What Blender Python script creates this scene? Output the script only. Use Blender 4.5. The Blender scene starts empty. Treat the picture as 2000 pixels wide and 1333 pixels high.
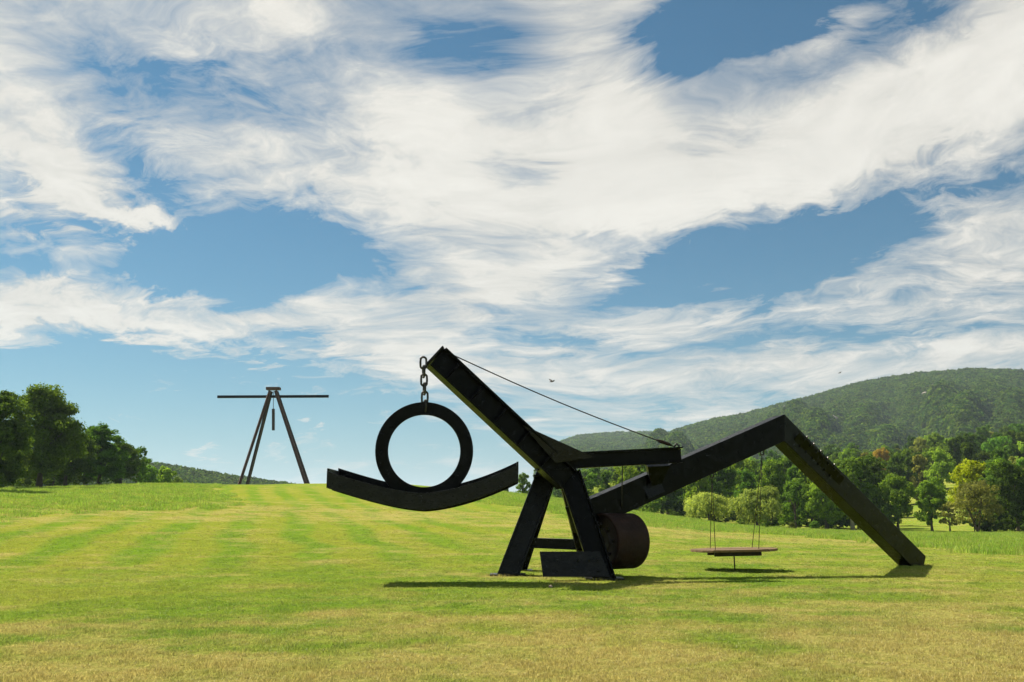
import bpy, bmesh, math, random
import numpy as np
from mathutils import Vector, Matrix, noise as mnoise

random.seed(11)
RAD = math.radians
SC = bpy.context.scene
COL = SC.collection

# ------------------------------------------------------------------ camera
F = 1944.0                       # focal length in photograph pixels (35 mm lens)
PITCH = RAD(10.02)
EYE = Vector((0.0, 0.0, 1.65))
cam = bpy.data.cameras.new('camera')
cam.lens = 35.0; cam.sensor_width = 36.0
cam.clip_start = 0.1; cam.clip_end = 20000
cam_o = bpy.data.objects.new('camera', cam)
cam_o.location = EYE
cam_o.rotation_euler = (RAD(90) + PITCH, 0, 0)
COL.objects.link(cam_o)
SC.camera = cam_o

# ------------------------------------------------------------------ sky and sun
SUN_EL = RAD(51.0)
SUN_AZ = RAD(-52.0)              # measured from +Y (view direction) towards +X: from the left and behind the scene
SUN_STRENGTH = 5.0
EXPOSURE = 0.9
SKY_STRENGTH = 0.055
SKY_TINT = (0.30, 0.76, 0.88)
SKY_GAIN = 0.77
CLOUD = (8.2, 7.9, 7.2)

SC.view_settings.view_transform = 'Standard'
SC.view_settings.look = 'None'
SC.view_settings.exposure = EXPOSURE
SC.view_settings.gamma = 1.0
SC.view_settings.use_curve_mapping = False


class NT:
    """Small helper for building node trees."""
    def __init__(self, tree):
        self.t = tree; self.n = tree.nodes; self.l = tree.links
    def new(self, kind, **kw):
        nd = self.n.new(kind)
        for k, v in kw.items():
            setattr(nd, k, v)
        return nd
    def put(self, sock, v):
        if isinstance(v, bpy.types.NodeSocket):
            self.l.new(v, sock)
        else:
            try:
                sock.default_value = v
            except Exception:
                sock.default_value = (*v, 1.0)
    def math(self, op, a, b=0.0, c=0.0, clamp=False):
        nd = self.new('ShaderNodeMath', operation=op, use_clamp=clamp)
        self.put(nd.inputs[0], a); self.put(nd.inputs[1], b); self.put(nd.inputs[2], c)
        return nd.outputs[0]
    def vmath(self, op, a, b=(0, 0, 0), s=None):
        nd = self.new('ShaderNodeVectorMath', operation=op)
        self.put(nd.inputs[0], a); self.put(nd.inputs[1], b)
        if s is not None:
            self.put(nd.inputs['Scale'], s)
        return nd.outputs[0]
    def mix(self, f, a, b, blend='MIX'):
        nd = self.new('ShaderNodeMix', data_type='RGBA', blend_type=blend)
        self.put(nd.inputs[0], f); self.put(nd.inputs[6], a); self.put(nd.inputs[7], b)
        return nd.outputs[2]
    def ramp(self, f, a, b, lo=0.0, hi=1.0, smooth=True):
        nd = self.new('ShaderNodeMapRange', interpolation_type='SMOOTHSTEP' if smooth else 'LINEAR')
        self.put(nd.inputs[0], f)
        for i, v in zip((1, 2, 3, 4), (a, b, lo, hi)):
            self.put(nd.inputs[i], v)
        return nd.outputs[0]
    def noise(self, vec, scale, detail=4.0, rough=0.55, dist=0.0, dims='3D', col=False):
        nd = self.new('ShaderNodeTexNoise', noise_dimensions=dims)
        self.put(nd.inputs['Vector'], vec)
        self.put(nd.inputs['Scale'], scale); self.put(nd.inputs['Detail'], detail)
        self.put(nd.inputs['Roughness'], rough); self.put(nd.inputs['Distortion'], dist)
        return nd.outputs['Color' if col else 'Fac']
    def comb(self, x, y, z=0.0):
        nd = self.new('ShaderNodeCombineXYZ')
        self.put(nd.inputs[0], x); self.put(nd.inputs[1], y); self.put(nd.inputs[2], z)
        return nd.outputs[0]


def ray(px, py):
    """Unit viewing direction of a photograph pixel."""
    c, s = math.cos(PITCH), math.sin(PITCH)
    u = (px - 1000.0) / F; v = (666.5 - py) / F
    d = Vector((u, c - v * s, s + v * c))
    return d.normalized()


def azel(px, py):
    d = ray(px, py)
    return math.atan2(d.x, d.y), math.asin(d.z)


def at(px, py, Y):
    d = ray(px, py)
    return EYE + d * (Y / d.y)


world = bpy.data.worlds.new('World')
SC.world = world
world.use_nodes = True
world.cycles.sampling_method = 'MANUAL'
world.cycles.sample_map_resolution = 256
wt = NT(world.node_tree)
wt.n.clear()
out = wt.new('ShaderNodeOutputWorld')
bg = wt.new('ShaderNodeBackground')
bg.inputs['Strength'].default_value = SKY_STRENGTH
wt.l.new(bg.outputs[0], out.inputs['Surface'])
sky = wt.new('ShaderNodeTexSky', sky_type='NISHITA')
sky.sun_disc = False
sky.sun_elevation = SUN_EL
sky.sun_rotation = SUN_AZ
sky.altitude = 100; sky.air_density = 1.0; sky.dust_density = 0.3; sky.ozone_density = 1.6
blue = wt.mix(1.0, sky.outputs[0], (SKY_TINT[0] * SKY_GAIN, SKY_TINT[1] * SKY_GAIN, SKY_TINT[2] * SKY_GAIN, 1), 'MULTIPLY')

tc = wt.new('ShaderNodeTexCoord')
sep = wt.new('ShaderNodeSeparateXYZ')
wt.l.new(tc.outputs['Generated'], sep.inputs[0])
X, Y_, Z = sep.outputs
az = wt.math('ARCTAN2', X, Y_)
el = wt.math('ARCSINE', Z)
# planar coordinates of a high cloud deck
zz = wt.math('ADD', wt.math('MAXIMUM', Z, 0.0), 0.14)
pu = wt.math('DIVIDE', X, zz); pv = wt.math('DIVIDE', Y_, zz)
flat = wt.comb(pu, pv, 0.0)
warp = wt.vmath('SUBTRACT', wt.noise(flat, 0.6, 2.0, 0.5, dims='2D', col=True), (0.5, 0.5, 0.5))
wpos = wt.vmath('ADD', flat, wt.vmath('SCALE', warp, s=0.75))
curl = wt.vmath('SUBTRACT', wt.noise(wpos, 3.4, 2.0, 0.55, dims='2D', col=True), (0.5, 0.5, 0.5))
wpos = wt.vmath('ADD', wpos, wt.vmath('SCALE', curl, s=0.22))
# streak direction (vanishing point out on the left)
sa = RAD(-66)
rot = wt.new('ShaderNodeVectorRotate', rotation_type='Z_AXIS')
wt.l.new(wpos, rot.inputs['Vector']); rot.inputs['Angle'].default_value = sa
streak = wt.vmath('MULTIPLY', rot.outputs[0], (1.0, 0.42, 1.0))
n1 = wt.noise(streak, 2.6, 8.0, 0.64, 0.0, '2D')
n2 = wt.noise(streak, 11.0, 5.0, 0.70, 0.0, '2D')
sp3 = wt.new('ShaderNodeSeparateColor')
wt.l.new(wt.noise(wpos, 2.6, 8.0, 0.66, 0.0, '2D', True), sp3.inputs[0])
n3, n4, n5 = sp3.outputs

# broad arrangement of the cloud deck: (px, py, half width, half height, tilt, amount)
CL = [
    # clear gaps
    (580, 497, 215, 66, 2, -1.35), (350, 500, 130, 42, 0, -.8), (1400, 510, 240, 84, -4, -1.3), (1270, 470, 90, 40, -10, -.5), (1600, 480, 120, 60, 0, -.5), (1290, 570, 100, 50, 0, -.75),
    (1450, 25, 260, 60, -8, -1.5), (1290, 85, 60, 62, 25, -.8), (1400, 130, 70, 26, -10, -.4), (290, 345, 90, 50, 34, -1.1), (225, 260, 50, 40, 0, -.35),
    (880, 95, 100, 24, -10, -.5), (190, 120, 70, 42, -35, -.65), (370, 125, 75, 34, -25, -.75), (120, 20, 70, 30, -30, -.4), (300, 20, 60, 40, 40, -.4),
    (250, 800, 360, 90, 0, -1.2), (100, 705, 190, 36, 0, -.9), (1150, 478, 60, 22, 15, -.4), (540, 830, 240, 60, 0, -.7),
    (1040, 684, 120, 20, -4, -1.0), (740, 315, 80, 26, 0, -.65), (1030, 345, 70, 20, 0, -.7), (430, 590, 70, 16, -6, -.4), (640, 690, 200, 14, 6, -.4), (900, 760, 260, 16, 4, -.5),
    (1850, 375, 190, 30, -10, -.55), (1560, 640, 190, 48, -10, -.7), (1700, 655, 200, 14, -6, -.4), (250, 540, 200, 22, 0, -.5), (1300, 845, 200, 30, 0, -.5), (800, 850, 160, 40, 0, -.4),
    # cloud masses
    (880, 290, 330, 160, 0, .62), (640, 340, 220, 60, -12, .3), (1180, 130, 125, 160, 0, 1.25), (1190, 350, 110, 100, 0, 1.1), (1090, 60, 100, 60, 0, .3),
    (1720, 225, 380, 80, -18, 1.2), (1480, 315, 240, 58, -8, .7), (1950, 70, 130, 60, -35, .6), (1450, 125, 55, 18, -20, .6), (1590, 75, 95, 26, -24, .9),
    (90, 345, 150, 55, 24, 1.0), (250, 425, 170, 20, 4, 1.0), (110, 180, 190, 75, 0, .5), (520, 65, 270, 50, -8, .5), (50, 60, 130, 40, -20, .25),
    (50, 600, 125, 40, 5, 1.25), (205, 615, 55, 18, 0, .8), (310, 563, 58, 15, 8, .9), (300, 733, 45, 14, 5, .95), (85, 672, 36, 8, 0, .8),
    (820, 590, 330, 40, -7, .6), (960, 500, 190, 130, 0, .8), (620, 650, 340, 30, 6, .7), (380, 660, 120, 22, 10, .5),
    (1930, 525, 130, 66, -10, .95), (1630, 585, 85, 26, -20, .8), (1880, 705, 300, 50, -3, .7), (1470, 605, 90, 16, -18, .6), (1700, 640, 90, 8, -8, .5),
    (1270, 632, 150, 30, -6, .7), (1450, 705, 140, 46, 4, .75), (1150, 735, 260, 36, 4, .45), (760, 735, 300, 30, 6, .45), (1180, 800, 200, 30, 0, .4),
    (590, 865, 30, 18, 0, 1.5), (410, 888, 20, 9, 0, 1.5), (1215, 505, 44, 20, -40, .8), (1218, 452, 18, 9, -30, .9), (1450, 543, 40, 8, -5, .9),
    (1800, 410, 190, 18, 12, .5), (1720, 440, 120, 12, -14, .3), (280, 795, 70, 8, 4, .9), (180, 565, 30, 8, 0, .5),
]
# the arrangement is stored as products of curves in azimuth and elevation
NA, NE, RANK = 129, 97, 27
gA = np.linspace(-0.7, 0.7, NA); gE = np.linspace(-0.05, 0.75, NE)
field = np.zeros((NA, NE))
for (px, py, sx, sy, tilt, amt) in CL:
    a0, e0 = azel(px, py)
    ca, sa_ = math.cos(RAD(-tilt)), math.sin(RAD(-tilt))
    da = gA[:, None] - a0; de = gE[None, :] - e0
    u = (da * ca + de * sa_) * F / sx; v = (-da * sa_ + de * ca) * F / sy
    amt = amt * 0.86 if amt < 0 else amt
    field += amt * 2.0 ** -(u * u + v * v)
fade = np.clip((0.7 - np.abs(gA)) / 0.15, 0, 1)[:, None] * np.clip((0.75 - gE) / 0.2, 0, 1)[None, :]
field *= fade
Uu, Ss, Vv = np.linalg.svd(field)


def curve3(inp, xs, ys3):
    nd = wt.new('ShaderNodeVectorCurve')
    wt.l.new(wt.comb(inp, inp, inp), nd.inputs['Vector'])
    m = nd.mapping
    m.use_clip = False
    m.extend = 'HORIZONTAL'
    for c, ys in zip(m.curves, ys3):
        c.points[0].location = (xs[0], ys[0]); c.points[1].location = (xs[-1], ys[-1])
        for x, y in zip(xs[1:-1], ys[1:-1]):
            c.points.new(float(x), float(y))
    m.update()
    return nd.outputs[0]


# the outlines of the large masses are frayed by the same drift as the streaks
fx = wt.math('ADD', wt.math('MULTIPLY', wt.math('SUBTRACT', n1, 0.5), 0.10), wt.math('MULTIPLY', wt.math('SUBTRACT', n4, 0.5), 0.17))
fy = wt.math('ADD', wt.math('MULTIPLY', wt.math('SUBTRACT', n2, 0.5), 0.03), wt.math('MULTIPLY', wt.math('SUBTRACT', n5, 0.5), 0.11))
azf = wt.math('ADD', az, fx); elf = wt.math('ADD', el, fy)
ta = wt.math('MULTIPLY', azf, 1 / 0.7)
te = wt.math('MULTIPLY_ADD', elf, 1 / 0.4, -0.35 / 0.4)
acc = None
for k in range(0, RANK, 3):
    va = curve3(ta, np.linspace(-1, 1, NA), [Uu[:, k + i] * math.sqrt(Ss[k + i]) for i in range(3)])
    ve = curve3(te, np.linspace(-1, 1, NE), [Vv[k + i] * math.sqrt(Ss[k + i]) for i in range(3)])
    nd = wt.new('ShaderNodeVectorMath', operation='DOT_PRODUCT')
    wt.l.new(va, nd.inputs[0]); wt.l.new(ve, nd.inputs[1])
    acc = nd.outputs['Value'] if acc is None else wt.math('ADD', acc, nd.outputs['Value'])
nz = wt.math('MULTIPLY_ADD', wt.math('SUBTRACT', n1, 0.5), 1.9, wt.math('MULTIPLY', wt.math('SUBTRACT', n2, 0.5), 1.05))
nz = wt.math('MULTIPLY_ADD', wt.math('SUBTRACT', n3, 0.5), 2.7, nz)
dens = wt.math('ADD', wt.math('ADD', acc, nz), 0.20)
alpha = wt.ramp(dens, -0.16, 1.1, smooth=False)
alpha = wt.math('MULTIPLY', wt.math('POWER', alpha, 0.85), 0.97)
shade = wt.ramp(n3, 0.28, 0.72, 0.90, 1.03)
shade = wt.math('MULTIPLY', shade, wt.ramp(dens, 0.3, 1.9, 0.90, 1.06))
cloudc = wt.vmath('SCALE', CLOUD, s=shade)
# pale air low over the horizon
low = wt.math('POWER', wt.math('SUBTRACT', 1.0, wt.math('MAXIMUM', Z, 0.0), clamp=True), 13.0)
blue2 = wt.mix(wt.math('MULTIPLY', low, 0.80), blue, (3.9, 5.4, 5.9, 1))
skyc = wt.mix(alpha, blue2, cloudc)
wt.l.new(skyc, bg.inputs['Color'])

sun = bpy.data.lights.new('sun', 'SUN')
sun.energy = SUN_STRENGTH; sun.angle = RAD(0.53); sun.color = (1.0, 0.93, 0.80)
sun_o = bpy.data.objects.new('sun', sun)
SUN_DIR = Vector((math.cos(SUN_EL) * math.sin(SUN_AZ), math.cos(SUN_EL) * math.cos(SUN_AZ), math.sin(SUN_EL)))
sun_o.rotation_euler = SUN_DIR.to_track_quat('Z', 'Y').to_euler()
sun_o.location = (0, 0, 60)
COL.objects.link(sun_o)
#SPLIT
SC.cycles.use_adaptive_sampling = True
SC.cycles.adaptive_threshold = 0.015
SC.cycles.adaptive_min_samples = 12
SC.cycles.max_bounces = 6
SC.cycles.diffuse_bounces = 3
SC.cycles.glossy_bounces = 2
SC.cycles.transmission_bounces = 3
SC.cycles.transparent_max_bounces = 4
SC.cycles.volume_bounces = 0
SC.cycles.caustics_reflective = False
SC.cycles.caustics_refractive = False

# ------------------------------------------------------------------ terrain shape
def az_of(px):
    return math.atan2((px - 1000.0) / F, math.cos(PITCH) - (666.5 - 1000) / F * math.sin(PITCH))


CREST = [(-900, 960, 130), (-300, 954, 140), (0, 957, 150), (300, 950, 172), (640, 948.5, 200), (800, 952, 200), (1000, 968, 185),
         (1150, 986, 170), (1240, 1001, 160), (1400, 1022, 150), (1500, 1032, 145), (1700, 1042, 140), (2000, 1046, 140), (2600, 1052, 140)]
HILL = [(-900, -10), (300, -9), (900, -7), (1040, 0), (1150, 7), (1400, 13), (1700, 24), (2000, 33), (2600, 40)]
_ca = np.array([az_of(p[0]) for p in CREST])
_cd = np.array([p[2] for p in CREST], float)
_cz = []
for p in CREST:
    d = ray(p[0], p[1]); h = math.hypot(d.x, d.y)
    _cz.append(EYE.z + d.z / h * p[2])
_cz = np.array(_cz)
_ha = np.array([az_of(p[0]) for p in HILL]); _hz = np.array([p[1] for p in HILL], float)


def sstep(t):
    t = np.clip(t, 0, 1)
    return t * t * (3 - 2 * t)


def height(x, y):
    """Ground height; works on arrays."""
    x = np.asarray(x, float); y = np.asarray(y, float)
    r = np.hypot(x, y); a = np.arctan2(x, y)
    dc = np.interp(a, _ca, _cd); zc = np.interp(a, _ca, _cz); hz = np.interp(a, _ha, _hz)
    front = sstep((1.9 - np.abs(a)) / 0.8)
    z = zc * sstep((r - 24) / (dc - 24)) * front
    beyond = np.clip(r - dc, 0, None)
    fall = np.where(hz < 0, hz * sstep(beyond / 160.0), hz * sstep((beyond - 25) / 380.0))
    z = z + fall * front
    # gentle unevenness
    z = z + 0.05 * np.sin(x * .33 + 1.3) * np.sin(y * .27) * sstep((r - 32) / 30) + 0.16 * np.sin(x * .07 + y * .05) * np.sin(y * .083 + .6) * sstep((r - 45) / 40)
    return z


def hgt(x, y):
    return float(height(x, y))


def ground_px(px, py, rmax=400.0):
    """Where the sight line of a pixel meets the ground."""
    d = ray(px, py); hh = math.hypot(d.x, d.y)
    rr = np.linspace(6, rmax, 4000)
    xs = d.x / hh * rr; ys = d.y / hh * rr
    diff = EYE.z + d.z / hh * rr - height(xs, ys)
    idx = np.nonzero(diff < 0)[0]
    i = idx[0] if len(idx) else len(rr) - 1
    return Vector((xs[i], ys[i], float(height(xs[i], ys[i]))))


# ------------------------------------------------------------------ generic builders
def mesh_obj(name, verts, faces, mat=None, parent=None, smooth=False):
    me = bpy.data.meshes.new(name)
    me.from_pydata([tuple(v) for v in verts], [], [tuple(f) for f in faces])
    me.update()
    if smooth:
        me.polygons.foreach_set('use_smooth', [True] * len(me.polygons))
    if mat:
        me.materials.append(mat)
    o = bpy.data.objects.new(name, me)
    COL.objects.link(o)
    if parent:
        o.parent = parent
    return o


def fast_mesh(name, V, Fq, n=4, smooth=False):
    """Mesh from numpy arrays with faces of equal size."""
    me = bpy.data.meshes.new(name)
    V = np.asarray(V, np.float32); Fq = np.asarray(Fq, np.int32)
    me.vertices.add(len(V)); me.vertices.foreach_set('co', V.ravel())
    me.loops.add(Fq.size); me.loops.foreach_set('vertex_index', Fq.ravel())
    me.polygons.add(len(Fq))
    me.polygons.foreach_set('loop_start', np.arange(0, Fq.size, n, dtype=np.int32))
    me.update(calc_edges=True)
    if smooth:
        me.polygons.foreach_set('use_smooth', np.ones(len(Fq), bool))
    me.validate()
    return me


def link(name, me, mat=None, parent=None):
    if mat and not me.materials:
        me.materials.append(mat)
    o = bpy.data.objects.new(name, me)
    COL.objects.link(o)
    if parent:
        o.parent = parent
    return o


def tag(o, label=None, cat=None, group=None, kind=None):
    if label: o['label'] = label
    if cat: o['category'] = cat
    if group: o['group'] = group
    if kind: o['kind'] = kind
    return o


def empty(name, loc=(0, 0, 0)):
    o = bpy.data.objects.new(name, None)
    o.empty_display_size = 0.3
    o.location = loc
    COL.objects.link(o)
    return o


def bm_obj(name, bm, mat, parent=None, smooth=False, bevel=0.0):
    bmesh.ops.recalc_face_normals(bm, faces=bm.faces)
    me = bpy.data.meshes.new(name)
    bm.to_mesh(me); bm.free()
    if smooth:
        me.polygons.foreach_set('use_smooth', [True] * len(me.polygons))
    me.materials.append(mat)
    o = bpy.data.objects.new(name, me)
    COL.objects.link(o)
    if parent:
        o.parent = parent
        o.matrix_parent_inverse = Matrix.Translation(-parent.location)
    if bevel:
        m = o.modifiers.new('bevel', 'BEVEL'); m.width = bevel; m.segments = 2; m.limit_method = 'ANGLE'
    return o


def frame_of(p0, p1, up=Vector((0, 0, 1))):
    t = (p1 - p0).normalized()
    if abs(t.dot(up)) > 0.97:
        up = Vector((0, 1, 0))
    side = t.cross(up).normalized()
    n = side.cross(t).normalized()
    return t, side, n


def extrude_profile(bm, prof, p0, p1, up=Vector((0, 0, 1)), cut0=None, cut1=None):
    """prof: list of (s, n) points; extruded from p0 to p1. cut0/cut1: plane normals to mitre the ends."""
    t, side, n = frame_of(p0, p1, up)
    rings = []
    for p, cut in ((p0, cut0), (p1, cut1)):
        ring = []
        for (a, b) in prof:
            q = p + side * a + n * b
            if cut is not None:
                k = t.dot(cut)
                q = q + t * ((p - q).dot(cut) / k)
            ring.append(bm.verts.new(q))
        rings.append(ring)
    m = len(prof)
    for i in range(m):
        bm.faces.new((rings[0][i], rings[0][(i + 1) % m], rings[1][(i + 1) % m], rings[1][i]))
    bm.faces.new(rings[0][::-1]); bm.faces.new(rings[1])


def h_profile(d, w, tf, tw):
    """H section: depth d along n, flange width w along s."""
    D, W, T = d / 2, w / 2, tw / 2
    return [(-W, -D), (W, -D), (W, -D + tf), (T, -D + tf), (T, D - tf), (W, D - tf), (W, D), (-W, D), (-W, D - tf), (-T, D - tf), (-T, -D + tf), (-W, -D + tf)]


def box_profile(d, w):
    return [(-w / 2, -d / 2), (w / 2, -d / 2), (w / 2, d / 2), (-w / 2, d / 2)]


def tube(bm, pts, radii, k=8, cap=True):
    rings = []
    prev = None
    for i, p in enumerate(pts):
        p = Vector(p)
        a = Vector(pts[max(i - 1, 0)]); b = Vector(pts[min(i + 1, len(pts) - 1)])
        t = (b - a).normalized()
        if prev is None:
            ref = Vector((1, 0, 0)) if abs(t.x) < 0.8 else Vector((0, 1, 0))
            s = t.cross(ref).normalized()
        else:
            s = (prev - t * prev.dot(t)).normalized()
        prev = s
        n = t.cross(s)
        rings.append([bm.verts.new(p + (s * math.cos(2 * math.pi * j / k) + n * math.sin(2 * math.pi * j / k)) * radii[i]) for j in range(k)])
    for a, b in zip(rings, rings[1:]):
        for j in range(k):
            bm.faces.new((a[j], a[(j + 1) % k], b[(j + 1) % k], b[j]))
    if cap:
        bm.faces.new(rings[0][::-1]); bm.faces.new(rings[-1])


# ------------------------------------------------------------------ materials
def new_mat(name):
    m = bpy.data.materials.new(name)
    m.use_nodes = True
    t = NT(m.node_tree)
    t.n.clear()
    t.out = t.new('ShaderNodeOutputMaterial')
    return m, t


# where feet of the steelwork press on the turf
FEET = [(*ground_px(px, py, 60)[:2], r) for px, py, r in ((992, 1124, .75), (1180, 1132, .85), (1779, 1104, .6), (1100, 1136, .5), (1433, 1114, .25))]


def grass_colour(t, pos, tall=False):
    """Colour of the turf at a world position: green, yellowed and straw-dry patches, mowing lines."""
    sp = t.new('ShaderNodeSeparateXYZ'); t.l.new(pos, sp.inputs[0])
    big = t.noise(pos, 0.11, 4.0, 0.6)
    mid = t.noise(pos, 0.55, 5.0, 0.65)
    fine = t.noise(pos, 3.1, 4.0, 0.7)
    green = t.mix(t.ramp(mid, 0.34, 0.68), (0.148, 0.254, 0.024, 1), (0.243, 0.314, 0.036, 1))
    lime = t.mix(t.ramp(big, 0.4, 0.66), green, (0.290, 0.320, 0.043, 1))
    r = t.math('SQRT', t.math('MULTIPLY_ADD', sp.outputs[0], sp.outputs[0], t.math('MULTIPLY', sp.outputs[1], sp.outputs[1])))
    if tall:
        c = t.mix(t.ramp(mid, 0.35, 0.7), (0.201, 0.356, 0.032, 1), (0.367, 0.451, 0.059, 1))
        return t.mix(t.ramp(fine, 0.55, 0.8, 0.0, 0.6), c, (0.356, 0.320, 0.107, 1))
    # mowing lines run towards the far frame
    a = RAD(-13.5)
    across = t.math('MULTIPLY_ADD', sp.outputs[0], math.cos(a), t.math('MULTIPLY', sp.outputs[1], -math.sin(a)))
    across = t.math('ADD', across, t.math('MULTIPLY', t.noise(pos, 0.05, 2.0), 5.0))
    st = t.math('SINE', t.math('MULTIPLY', across, 2 * math.pi / 3.3))
    st = t.math('ADD', st, t.math('MULTIPLY', t.math('SUBTRACT', mid, 0.5), 1.6))
    zone = t.math('MULTIPLY', t.ramp(r, 24, 42), t.ramp(r, 110, 170, 1, 0))
    zone = t.math('MULTIPLY', zone, t.ramp(sp.outputs[0], 4, -6))
    stripe = t.math('MULTIPLY', t.ramp(st, -0.6, 0.9), zone)
    lime = t.mix(t.math('MULTIPLY', zone, 0.55), lime, (0.322, 0.311, 0.041, 1))
    lime = t.mix(t.math('MULTIPLY', stripe, 0.95), lime, (0.155, 0.268, 0.021, 1))
    # straw-dry turf, most of it close to the path we stand on
    dryn = t.math('ADD', t.math('MULTIPLY', mid, 0.55), t.math('MULTIPLY', t.noise(pos, 0.23, 4.0, 0.65), 0.65))
    bias = t.ramp(r, 9.5, 23, 0.19, 0.0, False)
    bias = t.math('ADD', bias, t.math('MULTIPLY', t.ramp(r, 62, 76), t.ramp(r, 82, 100, 0.10, 0)))
    side = t.ramp(sp.outputs[0], -5, 7, -0.05, 0.05, False)
    side = t.math('MULTIPLY', side, t.ramp(r, 15, 40, 1.0, 0.2))
    dry = t.ramp(t.math('ADD', t.math('ADD', dryn, bias), side), 0.56, 0.80)
    c = t.mix(t.math('MULTIPLY', dry, 0.85), lime, (0.457, 0.367, 0.124, 1))
    # darker clover-like clumps and bare worn spots
    c = t.mix(t.ramp(fine, 0.60, 0.76, 0.0, 0.45), c, (0.119, 0.201, 0.019, 1))
    worn = t.ramp(t.noise(t.vmath('MULTIPLY', pos, (0.5, 1.3, 1)), 0.8, 5.0, 0.7), 0.685, 0.74)
    worn = t.math('MULTIPLY', worn, t.ramp(r, 10, 26, 0.75, 0.0))
    for fx_, fy_, fr in FEET:
        d = t.new('ShaderNodeVectorMath', operation='DISTANCE')
        t.l.new(pos, d.inputs[0]); d.inputs[1].default_value = (fx_, fy_, 0)
        near = t.math('ADD', d.outputs['Value'], t.math('MULTIPLY', t.math('SUBTRACT', fine, 0.5), 0.9))
        worn = t.math('MAXIMUM', worn, t.ramp(near, fr * 0.6, fr, 0.7, 0.0))
    return t.mix(worn, c, (0.155, 0.101, 0.042, 1))


def mat_turf():
    m, t = new_mat('turf')
    g = t.new('ShaderNodeNewGeometry')
    c = grass_colour(t, g.outputs['Position'])
    # far lawn: grain of blades seen at a low angle
    grain = t.noise(g.outputs['Position'], 9.0, 6.0, 0.8)
    c = t.mix(t.ramp(grain, 0.3, 0.7, 0.75, 0.0), c, (0.085, 0.125, 0.014, 1))
    d = t.new('ShaderNodeBsdfDiffuse'); t.l.new(c, d.inputs['Color'])
    bump = t.new('ShaderNodeBump'); bump.inputs['Strength'].default_value = 0.9; bump.inputs['Distance'].default_value = 0.08
    t.l.new(grain, bump.inputs['Height']); t.l.new(bump.outputs[0], d.inputs['Normal'])
    t.l.new(d.outputs[0], t.out.inputs['Surface'])
    return m


def mat_blade(name, tall=False):
    m, t = new_mat(name)
    g = t.new('ShaderNodeNewGeometry')
    c = grass_colour(t, g.outputs['Position'], tall)
    at_ = t.new('ShaderNodeAttribute', attribute_name='tone')
    oi = t.new('ShaderNodeObjectInfo')
    k = t.math('MULTIPLY_ADD', at_.outputs['Fac'], 0.9, 0.62)
    c = t.vmath('SCALE', c, s=k)
    dry = t.ramp(t.math('FRACT', t.math('MULTIPLY', at_.outputs['Fac'], 7.31)), 0.72, 0.95)
    c = t.mix(t.math('MULTIPLY', dry, 0.55), c, (0.40, 0.33, 0.13, 1))
    d = t.new('ShaderNodeBsdfDiffuse'); t.l.new(c, d.inputs['Color'])
    tr = t.new('ShaderNodeBsdfTranslucent'); t.l.new(c, tr.inputs['Color'])
    ms = t.new('ShaderNodeMixShader'); ms.inputs[0].default_value = 0.5
    t.l.new(d.outputs[0], ms.inputs[1]); t.l.new(tr.outputs[0], ms.inputs[2])
    gl = t.new('ShaderNodeBsdfGlossy'); gl.inputs['Roughness'].default_value = 0.5
    gl.inputs['Color'].default_value = (1, 1, 0.9, 1)
    m2 = t.new('ShaderNodeMixShader'); m2.inputs[0].default_value = 0.02
    t.l.new(ms.outputs[0], m2.inputs[1]); t.l.new(gl.outputs[0], m2.inputs[2])
    t.l.new(m2.outputs[0], t.out.inputs['Surface'])
    return m


def mat_leaf(name, dark, light, transl=0.5, vary=0.25, patch=0.45, warm=(1.45, 1.35, 0.6)):
    m, t = new_mat(name)
    a = t.new('ShaderNodeAttribute', attribute_name='tone')
    oi = t.new('ShaderNodeObjectInfo')
    g = t.new('ShaderNodeNewGeometry')
    n = t.noise(g.outputs['Position'], patch, 3.0, 0.6)
    f = t.math('MULTIPLY_ADD', a.outputs['Fac'], 0.55, t.math('MULTIPLY', n, 0.45))
    c = t.mix(t.ramp(f, 0.22, 0.78, smooth=False), dark, light)
    k = t.math('MULTIPLY_ADD', oi.outputs['Random'], 2 * vary, 1.0 - vary)
    c = t.vmath('SCALE', c, s=k)
    hs = t.new('ShaderNodeHueSaturation')
    t.put(hs.inputs['Hue'], t.math('MULTIPLY_ADD', t.math('FRACT', t.math('MULTIPLY', oi.outputs['Random'], 13.7)), 0.035, 0.4825))
    t.l.new(c, hs.inputs['Color'])
    d = t.new('ShaderNodeBsdfDiffuse'); t.l.new(hs.outputs[0], d.inputs['Color'])
    # light that passes through a leaf comes out yellower
    tr = t.new('ShaderNodeBsdfTranslucent'); t.l.new(t.mix(1.0, hs.outputs[0], (*warm, 1), 'MULTIPLY'), tr.inputs['Color'])
    ms = t.new('ShaderNodeMixShader'); ms.inputs[0].default_value = transl
    t.l.new(d.outputs[0], ms.inputs[1]); t.l.new(tr.outputs[0], ms.inputs[2])
    t.l.new(ms.outputs[0], t.out.inputs['Surface'])
    return m


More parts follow.
